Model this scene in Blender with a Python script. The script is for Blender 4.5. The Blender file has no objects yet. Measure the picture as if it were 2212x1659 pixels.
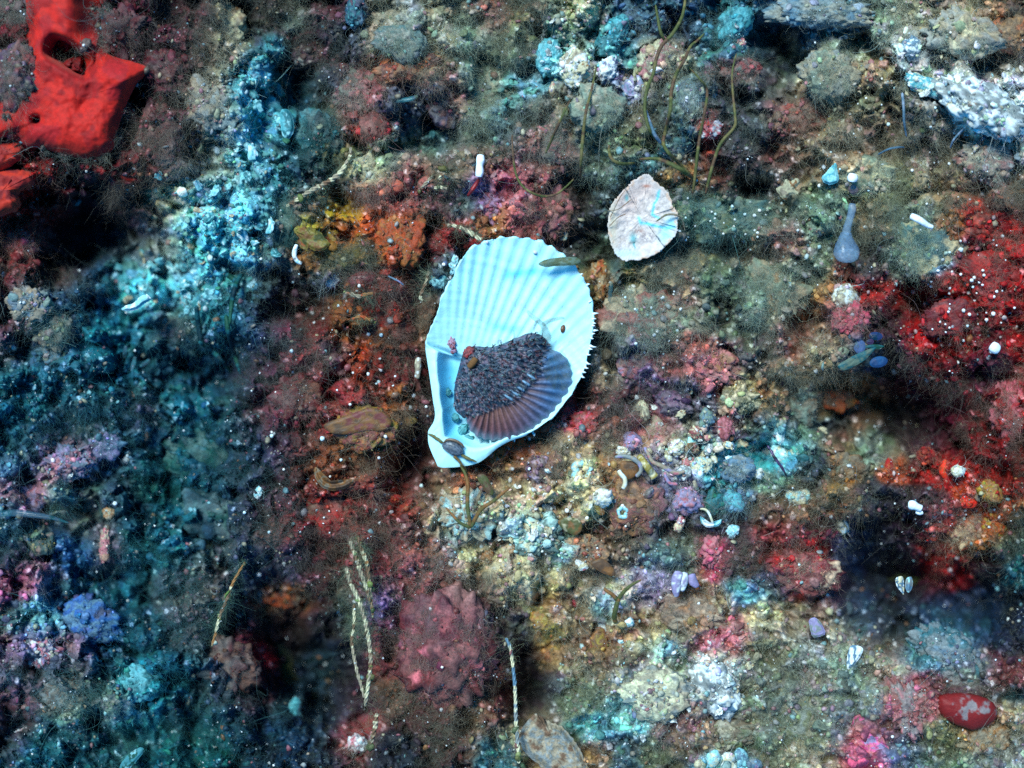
import bpy, bmesh, math, random
import numpy as np
from math import radians as R

# ------------------------------------------------------------------ units, camera, sky, sun
# The place is measured in U (one U = 0.1356 mm); u runs along the reef, v down the slope, z off the reef.
S = 0.1356e-3
CU, CV, HC = 1106.0, 829.5, 2372.0
scene = bpy.context.scene
random.seed(7)
rng = np.random.default_rng(7)

cam_data = bpy.data.cameras.new("camera")
cam = bpy.data.objects.new("camera", cam_data)
scene.collection.objects.link(cam)
cam.location = (0, 0, HC * S)
cam_data.sensor_width = 36.0
cam_data.lens = 18.0 / (CU / HC)
cam_data.clip_start = 0.005
cam_data.clip_end = 50.0
cam_data.dof.use_dof = True
cam_data.dof.focus_distance = (HC - 30) * S
cam_data.dof.aperture_fstop = 3.2
scene.camera = cam

SUN_EL, SUN_AZ = R(57), R(-34)          # azimuth from +y towards +x
world = bpy.data.worlds.new("World")
scene.world = world
world.use_nodes = True
wn, wl = world.node_tree.nodes, world.node_tree.links
wn.clear()
sky = wn.new("ShaderNodeTexSky"); sky.sky_type = 'NISHITA'; sky.sun_disc = False
sky.sun_elevation = SUN_EL; sky.sun_rotation = SUN_AZ
tint = wn.new("ShaderNodeMix"); tint.data_type = 'RGBA'; tint.blend_type = 'MULTIPLY'
tint.inputs[0].default_value = 1.0
tint.inputs[7].default_value = (0.02, 0.60, 1.0, 1)     # daylight filtered by the water
bg = wn.new("ShaderNodeBackground"); bg.inputs[1].default_value = 0.15
wo = wn.new("ShaderNodeOutputWorld")
wl.new(sky.outputs[0], tint.inputs[6]); wl.new(tint.outputs[2], bg.inputs[0]); wl.new(bg.outputs[0], wo.inputs[0])

sun_data = bpy.data.lights.new("sun", 'SUN')
sun = bpy.data.objects.new("sun", sun_data)
scene.collection.objects.link(sun)
sun_data.energy = 4.4
sun_data.angle = R(22)
sun_data.color = (0.86, 1.0, 0.97)
sun.rotation_euler = (R(90) - SUN_EL, 0, math.pi - SUN_AZ)
scene.view_settings.view_transform = 'Standard'
scene.view_settings.look = 'None'
scene.view_settings.exposure = 0.36
scene.view_settings.gamma = 1.0
scene.cycles.max_bounces = 5
scene.cycles.diffuse_bounces = 2
scene.cycles.glossy_bounces = 2
scene.cycles.transmission_bounces = 3
scene.cycles.transparent_max_bounces = 8
scene.cycles.use_denoising = False
scene.cycles_curves.shape = 'RIBBONS'

# ------------------------------------------------------------------ colours
SR = dict(
    NV=(8, 26, 40), TD=(14, 50, 60), TB=(18, 62, 88), TL=(36, 104, 112), CY=(84, 160, 168), CW=(146, 204, 210),
    BL=(40, 88, 160), BG=(92, 122, 142), GR=(128, 132, 130), TN=(152, 136, 114), BR=(112, 84, 64), BD=(64, 40, 34),
    OC=(150, 102, 60), OR=(166, 76, 42), YE=(152, 132, 62), OL=(96, 100, 58), RD=(160, 18, 22), DR=(98, 20, 24),
    MR=(80, 30, 44), PK=(188, 108, 116), LV=(142, 130, 164), PU=(80, 58, 96), WH=(224, 228, 226), GN=(30, 84, 68),
    SG=(112, 130, 114), RO=(138, 72, 72), CR=(206, 194, 158), BK=(6, 10, 16), SR=(236, 44, 22), HP=(186, 74, 98))
FZ = dict(SG=1, OL=1, BR=.9, TN=.6, GR=.5, CY=.03, CW=.03, WH=.1, OR=.25, RD=.4, DR=.5, MR=1, TD=.5, TL=.4, NV=.3, TB=.3,
          BL=.2, BG=.5, OC=.5, YE=.2, PK=.2, LV=.2, PU=.3, GN=.7, RO=.7, CR=.15, BD=.7, BK=.1, SR=0, HP=.1)

def lin(c):
    a = np.asarray(c, float) / 255.0
    return np.where(a <= 0.04045, a / 12.92, ((a + 0.055) / 1.055) ** 2.4)
PAL = {k: lin(v) * 0.92 for k, v in SR.items()}

# ------------------------------------------------------------------ noise
def _h(ix, iy, iz, seed):
    h = (ix.astype(np.int64) * 374761393 + iy.astype(np.int64) * 668265263 + iz.astype(np.int64) * 2147483647 + seed * 1274126177) & 0xFFFFFFFF
    h = ((h ^ (h >> 13)) * 1274126177) & 0xFFFFFFFF
    h = ((h ^ (h >> 16)) * 2246822519) & 0xFFFFFFFF
    return ((h ^ (h >> 15)) & 0xFFFFFF) / float(0xFFFFFF)

def n2(x, y, seed=0):
    ix, iy = np.floor(x), np.floor(y)
    fx, fy = x - ix, y - iy
    fx = fx * fx * fx * (fx * (fx * 6 - 15) + 10); fy = fy * fy * fy * (fy * (fy * 6 - 15) + 10)
    z = np.zeros_like(ix)
    a, b = _h(ix, iy, z, seed), _h(ix + 1, iy, z, seed)
    c, d = _h(ix, iy + 1, z, seed), _h(ix + 1, iy + 1, z, seed)
    return (a + (b - a) * fx) * (1 - fy) + (c + (d - c) * fx) * fy

def fbm(x, y, octv=4, seed=0, gain=.5):
    s = np.zeros_like(x, dtype=float); a = 1.0; t = 0.0
    for o in range(octv):
        s += a * (n2(x * 2 ** o, y * 2 ** o, seed + o * 17) - .5); t += a; a *= gain
    return s / t * 2

def n3(p, seed=0):
    i = np.floor(p); f = p - i; f = f * f * (3 - 2 * f)
    x, y, z = i[:, 0], i[:, 1], i[:, 2]
    def g(a, b, c): return _h(x + a, y + b, z + c, seed)
    fx, fy, fz = f[:, 0], f[:, 1], f[:, 2]
    l = lambda a, b, t: a + (b - a) * t
    return l(l(l(g(0,0,0), g(1,0,0), fx), l(g(0,1,0), g(1,1,0), fx), fy), l(l(g(0,0,1), g(1,0,1), fx), l(g(0,1,1), g(1,1,1), fx), fy), fz) - .5

def worley(x, y, seed):
    ix, iy = np.floor(x), np.floor(y)
    best = np.full(x.shape, 9.0); cid = np.zeros(x.shape)
    z = np.zeros_like(ix)
    for a in (-1, 0, 1):
        for b in (-1, 0, 1):
            cx, cy = ix + a, iy + b
            px = cx + _h(cx, cy, z, seed); py = cy + _h(cx, cy, z, seed + 5)
            d = (px - x) ** 2 + (py - y) ** 2
            m = d < best
            best = np.where(m, d, best); cid = np.where(m, _h(cx, cy, z, seed + 9), cid)
    return np.sqrt(best), cid

def smooth(a, b, x):
    t = np.clip((x - a) / (b - a), 0, 1)
    return t * t * (3 - 2 * t)

# ------------------------------------------------------------------ materials
def new_mat(name):
    m = bpy.data.materials.new(name); m.use_nodes = True
    m.node_tree.nodes.clear()
    return m, m.node_tree.nodes, m.node_tree.links

def mat_attr(name, rough=.6, spec=.35, bump=.5, bsize=4.0, mottle=.35, msize=9.0, transl=0.0, alpha=1.0, sss=0.0):
    """colour from the mesh, mottled by noise, with fine relief; sizes in U"""
    m, n, l = new_mat(name)
    out = n.new("ShaderNodeOutputMaterial"); p = n.new("ShaderNodeBsdfPrincipled")
    at = n.new("ShaderNodeAttribute"); at.attribute_name = "Col"
    tc = n.new("ShaderNodeTexCoord")
    nz = n.new("ShaderNodeTexNoise"); nz.inputs['Scale'].default_value = 1 / (msize * S); nz.inputs['Detail'].default_value = 5
    nz.inputs['Roughness'].default_value = .65
    l.new(tc.outputs['Object'], nz.inputs['Vector'])
    mr = n.new("ShaderNodeMapRange"); mr.inputs[1].default_value = .3; mr.inputs[2].default_value = .7
    mr.inputs[3].default_value = 1 - mottle; mr.inputs[4].default_value = 1 + mottle
    l.new(nz.outputs[0], mr.inputs[0])
    mx = n.new("ShaderNodeMix"); mx.data_type = 'RGBA'; mx.blend_type = 'MULTIPLY'; mx.inputs[0].default_value = 1
    l.new(at.outputs['Color'], mx.inputs[6]); l.new(mr.outputs[0], mx.inputs[7])
    l.new(mx.outputs[2], p.inputs['Base Color'])
    p.inputs['Roughness'].default_value = rough; p.inputs['Specular IOR Level'].default_value = spec
    if name == 'smooth_sponge':
        p.inputs['Sheen Weight'].default_value = .25; p.inputs['Sheen Tint'].default_value = (1, .25, .2, 1)
    if sss:
        p.inputs['Subsurface Weight'].default_value = sss
        p.inputs['Subsurface Radius'].default_value = (1, .5, .3); p.inputs['Subsurface Scale'].default_value = 8 * S
    if bump:
        b2 = n.new("ShaderNodeTexNoise"); b2.inputs['Scale'].default_value = 1 / (bsize * S); b2.inputs['Detail'].default_value = 4
        l.new(tc.outputs['Object'], b2.inputs['Vector'])
        b = n.new("ShaderNodeBump"); b.inputs['Strength'].default_value = bump; b.inputs['Distance'].default_value = bsize * .6 * S
        l.new(b2.outputs[0], b.inputs['Height']); l.new(b.outputs[0], p.inputs['Normal'])
    sh = p.outputs[0]
    if transl:
        t = n.new("ShaderNodeBsdfTranslucent"); l.new(mx.outputs[2], t.inputs[0])
        ms = n.new("ShaderNodeMixShader"); ms.inputs[0].default_value = transl
        l.new(sh, ms.inputs[1]); l.new(t.outputs[0], ms.inputs[2]); sh = ms.outputs[0]
    if alpha < 1:
        t = n.new("ShaderNodeBsdfTransparent")
        ms = n.new("ShaderNodeMixShader"); ms.inputs[0].default_value = alpha
        l.new(t.outputs[0], ms.inputs[1]); l.new(sh, ms.inputs[2]); sh = ms.outputs[0]
    l.new(sh, out.inputs[0])
    return m

M = dict(
    reef=mat_attr("reef_crust", .62, .3, .8, 4.0, .45, 7),
    rock=mat_attr("encrusted_rock", .65, .3, .8, 4.0, .45, 8),
    stone=mat_attr("pale_stone", .6, .35, .5, 4.0, .22, 9),
    nacre=mat_attr("white_shell", .42, .4, .12, 5.0, .05, 14),
    crust=mat_attr("shell_crust", .6, .3, .5, 4.0, .18, 8),
    dark=mat_attr("dark_valve", .4, .5, .4, 3.0, .3, 8),
    sponge=mat_attr("smooth_sponge", .7, .2, .2, 4.0, .2, 14, sss=.15),
    alga=mat_attr("thin_alga", .5, .35, .2, 5.0, .25, 16, transl=.3, alpha=.8),
    strand=mat_attr("alga_strand", .6, .2, .5, 3.0, .4, 7, transl=.2, alpha=.86),
    jelly=mat_attr("clear_jelly", .25, .5, .1, 6.0, .4, 7, transl=.2, alpha=.33),
    twine=mat_attr("frayed_twine", .8, .2, .5, 2.5, .35, 6),
    grain=mat_attr("shell_grains", .5, .4, 0, 3, .2, 6),
    film=mat_attr("thin_film", .35, .4, .1, 6.0, .8, 7, transl=.3, alpha=.15),
    hair=mat_attr("algae_filaments", .6, .2, 0, 3, .0, 6, transl=.35),
)

# ------------------------------------------------------------------ geometry helpers (coordinates in U)
def XY(p):
    p = np.asarray(p, float)
    k = (HC - p[:, 2]) / HC
    return np.stack([(p[:, 0] - CU) * k, (CV - p[:, 1]) * k, p[:, 2]], 1) * S

def tag(o, label=None, cat=None, group=None, kind=None):
    if label: o["label"] = label
    if cat: o["category"] = cat
    if group: o["group"] = group
    if kind: o["kind"] = kind
    return o

def raw_mesh(name, co, faces, col, mat, smoothf=True):
    me = bpy.data.meshes.new(name)
    faces = np.asarray(faces); k = faces.shape[1]
    me.vertices.add(len(co)); me.vertices.foreach_set("co", np.ascontiguousarray(co, np.float32).ravel())
    me.loops.add(faces.size); me.loops.foreach_set("vertex_index", faces.astype(np.int32).ravel())
    me.polygons.add(len(faces)); me.polygons.foreach_set("loop_start", np.arange(0, faces.size, k, dtype=np.int32))
    me.polygons.foreach_set("use_smooth", np.full(len(faces), smoothf))
    a = me.color_attributes.new("Col", 'FLOAT_COLOR', 'POINT')
    c4 = np.ones((len(co), 4), np.float32); c4[:, :3] = np.clip(col, 0, 1)
    a.data.foreach_set("color", c4.ravel())
    me.materials.append(mat)
    me.update(calc_edges=True)
    return me

def put(name, uvz, faces, col, mat, parent=None, label=None, cat=None, group=None, kind=None, smoothf=True):
    w = XY(uvz)
    org = np.array(parent.location) if parent is not None else np.array([w[:, 0].mean(), w[:, 1].mean(), w[:, 2].min()])
    col = np.broadcast_to(np.asarray(col, float), (len(w), 3))
    me = raw_mesh(name, w - org, faces, col, mat, smoothf)
    o = bpy.data.objects.new(name, me); scene.collection.objects.link(o)
    if parent is not None: o.parent = parent
    else: o.location = org
    return tag(o, label, cat, group, kind)

_ico = {}
def ico(n):
    if n not in _ico:
        bm = bmesh.new(); bmesh.ops.create_icosphere(bm, subdivisions=n, radius=1)
        bm.verts.ensure_lookup_table()
        v = np.array([x.co[:] for x in bm.verts]); f = np.array([[q.index for q in x.verts] for x in bm.faces]); bm.free()
        _ico[n] = (v, f)
    return _ico[n]

def rot(rx, ry, rz):
    cx, sx, cy, sy, cz, sz = math.cos(rx), math.sin(rx), math.cos(ry), math.sin(ry), math.cos(rz), math.sin(rz)
    return np.array([[cz, -sz, 0], [sz, cz, 0], [0, 0, 1]]) @ np.array([[cy, 0, sy], [0, 1, 0], [-sy, 0, cy]]) @ np.array([[1, 0, 0], [0, cx, -sx], [0, sx, cx]])

def rich(c, s=1.32, k=.26):
    g = c.mean(-1, keepdims=True)
    return np.clip((g + (c - g) * s) * np.minimum((np.maximum(g, 1e-4) / .16) ** k, 1.12), .002, .92)

def mixcols(cols, t):
    cs = np.array([PAL[c] if isinstance(c, str) else np.asarray(c) for c in cols])
    x = np.clip(t, 0, .999) * (len(cs) - 1)
    i = np.minimum(x.astype(int), max(len(cs) - 2, 0)); f = smooth(.3, .7, x - i)[:, None]
    return cs[i] * (1 - f) + cs[np.minimum(i + 1, len(cs) - 1)] * f

_seed = [100]
SILT = 0.
def blob_geo(cols, a1=.22, a2=.12, a3=.05, sub=4, f1=1.6, asp=None):
    _seed[0] += 1; sd = _seed[0]
    v0, f = ico(sub)
    v = v0 if asp is None else v0 * np.asarray(asp)
    r = 1 + a1 * 2 * n3(v * f1 + sd * 3.7, sd) + a2 * 2 * n3(v * f1 * 2.7 + 9.1, sd + 1) + a3 * 2 * n3(v * f1 * 7 + 4.2, sd + 2)
    if sub >= 4: r += a3 * 1.6 * n3(v * f1 * 16 + 1.2, sd + 5)
    t = .5 + 1.1 * n3(v * 2.2 + sd, sd + 3) + .7 * n3(v * 6.5 + sd, sd + 4)
    c = mixcols(cols, t) * (1 + .5 * n3(v * 13, sd + 6))[:, None]
    silt = (SILT * smooth(-.1, .35, v[:, 2] * .35 + n3(v * 4.1 + sd * 1.3, sd + 8)))[:, None] if sub >= 4 else 0.
    c = c * (1 - silt) + np.array([.165, .185, .155]) * silt
    return v0 * r[:, None], f, c

def curve(pts, n=12, closed=False):
    p = np.asarray(pts, float)
    if closed: q = np.vstack([p[-1], p, p[0], p[1]])
    else: q = np.vstack([2 * p[0] - p[1], p, 2 * p[-1] - p[-2]])
    out = []
    m = len(p) if closed else len(p) - 1
    t = np.linspace(0, 1, n, endpoint=False)[:, None]
    for i in range(m):
        a, b, c, d = q[i], q[i + 1], q[i + 2], q[i + 3]
        out.append(.5 * (2 * b + (c - a) * t + (2 * a - 5 * b + 4 * c - d) * t ** 2 + (3 * b - a - 3 * c + d) * t ** 3))
    r = np.vstack(out)
    return r if closed else np.vstack([r, p[-1]])

def seg_dist(P, poly):
    best = np.full(len(P), 1e9)
    for a, b in zip(poly, np.roll(poly, -1, 0)):
        d = b - a; L = max((d * d).sum(), 1e-9)
        t = np.clip(((P - a) @ d) / L, 0, 1)
        best = np.minimum(best, ((P - a - t[:, None] * d) ** 2).sum(1))
    return np.sqrt(best)

def inside(P, poly):
    x, y = P[:, 0], P[:, 1]; r = np.zeros(len(P), bool)
    for (x1, y1), (x2, y2) in zip(poly, np.roll(poly, -1, 0)):
        c = ((y1 > y) != (y2 > y)) & (x < (x2 - x1) * (y - y1) / (y2 - y1 + 1e-12) + x1)
        r ^= c
    return r

def ring_faces(nr, ns):
    f = []
    for i in range(nr - 1):
        a = i * ns + np.arange(ns); b = i * ns + (np.arange(ns) + 1) % ns
        f.append(np.stack([a, b, b + ns, a + ns], 1))
    return np.vstack(f)

def pad_geo(outline, h, w, zb, skirt, jag=0., rings=14, per=8, bumps=0., bsc=30., prof='dome', zfun=None, centre=None, sm=24):
    """a cushion, plate or leaf over an outline; closed below by a skirt and an underside"""
    _seed[0] += 1; sd = _seed[0]
    o = curve(outline, per, True)
    if jag:
        ang = np.arange(len(o)) * .9
        o = o + np.stack([fbm(ang, ang * 0 + sd, 3, sd), fbm(ang, ang * 0 + sd + 50, 3, sd + 7)], 1) * jag
    c = np.asarray(centre if centre is not None else o.mean(0), float)
    ts = np.linspace(0, 1, rings) ** .8; ts[0] = .004
    P = np.vstack([c + (o - c) * t for t in ts])
    d = seg_dist(P, o)
    x = np.clip(d / w, 0, 1)
    if prof == 'dome': z = h * np.sqrt(np.clip(1 - (1 - x) ** 2, 0, 1))
    elif prof == 'plate': z = h * smooth(0, 1, x)
    elif prof == 'bowl': z = h * (1 - .75 * smooth(0.05, 1, x))
    else: z = h * np.ones_like(x)
    zr = z.reshape(rings, -1)
    for q in range(sm):
        k = (np.clip(1.25 - ts, 0, 1) * (.8 if q < 6 else 1))[:, None]; k[ts > .93] = 0
        if q >= 6: k = k * (ts < .8)[:, None]
        zr = zr * (1 - k) + k * (np.roll(zr, 1, 1) + 2 * zr + np.roll(zr, -1, 1)) / 4
    if sm > 30:
        for q in range(40):
            zr[1:-3] = (zr[:-4] + 2 * zr[1:-3] + zr[2:-2]) / 4
            zr[:-3] = (np.roll(zr[:-3], 1, 1) + 2 * zr[:-3] + np.roll(zr[:-3], -1, 1)) / 4
    zr[0] = zr[0].mean(); z = zr.reshape(-1)
    z = z + bumps * x * fbm(P[:, 0] / bsc, P[:, 1] / bsc, 4, sd + 3)
    if zfun is not None: z = z + zfun(P[:, 0], P[:, 1])
    top = np.column_stack([P, z + zb])
    base = top[-len(o):].copy(); base[:, 2] -= skirt
    mid = np.column_stack([np.tile(c, (len(o), 1)) * .9 + base[:, :2] * .1, np.full(len(o), base[:, 2].mean())])
    V = np.vstack([top, base, mid])
    return V, ring_faces(rings + 2, len(o))[:, ::-1], sd, np.concatenate([d, np.zeros(2 * len(o))])

def tube_geo(pts, rad, sides=8, n=8, twist=0., strands=3, lump=0., flat=1.):
    """pts (u,v,z) through a smooth curve; rad a number or one per point"""
    _seed[0] += 1; sd = _seed[0]
    pts = np.asarray(pts, float)
    rad = np.full(len(pts), rad) if np.isscalar(rad) else np.asarray(rad, float)
    q = curve(np.column_stack([pts, rad]), n)
    p, r = q[:, :3], q[:, 3].copy()
    r[0] *= .35; r[-1] *= .3
    t = np.gradient(p, axis=0); t /= np.linalg.norm(t, axis=1)[:, None] + 1e-9
    up = np.array([0, 0, 1.0])
    s = np.cross(t, up); s /= np.linalg.norm(s, axis=1)[:, None] + 1e-6
    b = np.cross(s, t)
    L = np.concatenate([[0], np.cumsum(np.linalg.norm(np.diff(p, axis=0), axis=1))])
    ph = np.linspace(0, 2 * math.pi, sides, endpoint=False)
    rr = r[:, None] * np.ones(sides)
    if twist: rr = rr * (1 + .26 * np.cos(strands * (ph[None] - L[:, None] * twist)))
    if lump: rr = rr * (1 + lump * 2 * n3(np.column_stack([np.repeat(L, sides) / (r.mean() * 2.2), np.tile(np.cos(ph), len(L)), np.tile(np.sin(ph), len(L))]), sd).reshape(len(L), sides))
    V = p[:, None] + rr[..., None] * (np.cos(ph)[None, :, None] * s[:, None] + flat * np.sin(ph)[None, :, None] * b[:, None])
    V = V.reshape(-1, 3)
    F = ring_faces(len(p), sides)
    shade = (1 + .3 * np.cos(strands * (ph[None] - L[:, None] * twist))).reshape(-1) if twist else np.ones(len(V))
    k = len(V); V = np.vstack([V, p[0], p[-1]])
    e = len(p) - 1
    caps = [[k, (i + 1) % sides, i, i] for i in range(sides)] + [[k + 1, e * sides + i, e * sides + (i + 1) % sides, e * sides + (i + 1) % sides] for i in range(sides)]
    caps = np.array(caps)
    return V, F, caps[:, :3], np.concatenate([shade, [1, 1]]), np.concatenate([np.repeat(L, sides), [0, L[-1]]])

def tri(F4): return np.vstack([F4[:, [0, 1, 2]], F4[:, [0, 2, 3]]])

# ------------------------------------------------------------------ the reef itself
HILLS = """180 510 130 85 -120|1290 545 60 60 -60|893 985 55 70 -80|600 1350 110 120 -110|690 1480 120 120 -130|1915 1260 140 95 -130|
1150 1480 55 100 -130|1960 905 120 85 -110|1690 110 60 95 -100|1245 420 35 55 -40|960 275 55 45 -60|620 205 60 70 -80|300 640 180 130 -60|
350 1000 230 170 -50|250 1260 140 80 -60|1625 1000 60 50 -60|2090 1290 110 80 -110|1985 650 55 40 -80|1640 410 60 45 -60|535 40 35 55 -70|
1305 740 25 90 -30|903 650 22 80 -45|1840 880 120 70 -80|330 1590 140 55 -60|150 1130 70 50 -50|640 650 60 50 -60|450 800 180 60 -60|1560 545 90 26 -60|1720 720 30 70 -60|2150 130 50 30 -50|760 450 40 30 -40|
470 230 80 70 30|830 520 150 110 22|1560 490 150 80 30|1400 700 110 90 24|1250 1120 150 120 22|1500 1500 240 120 30|1900 1560 240 110 40|
2060 190 190 130 60|100 160 170 140 50|790 1000 110 120 14|2080 660 140 100 18|1250 250 160 120 20|900 120 160 90 18"""
HILLS = [tuple(map(float, r.split())) for r in HILLS.replace("\n", "").split("|")]

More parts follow.
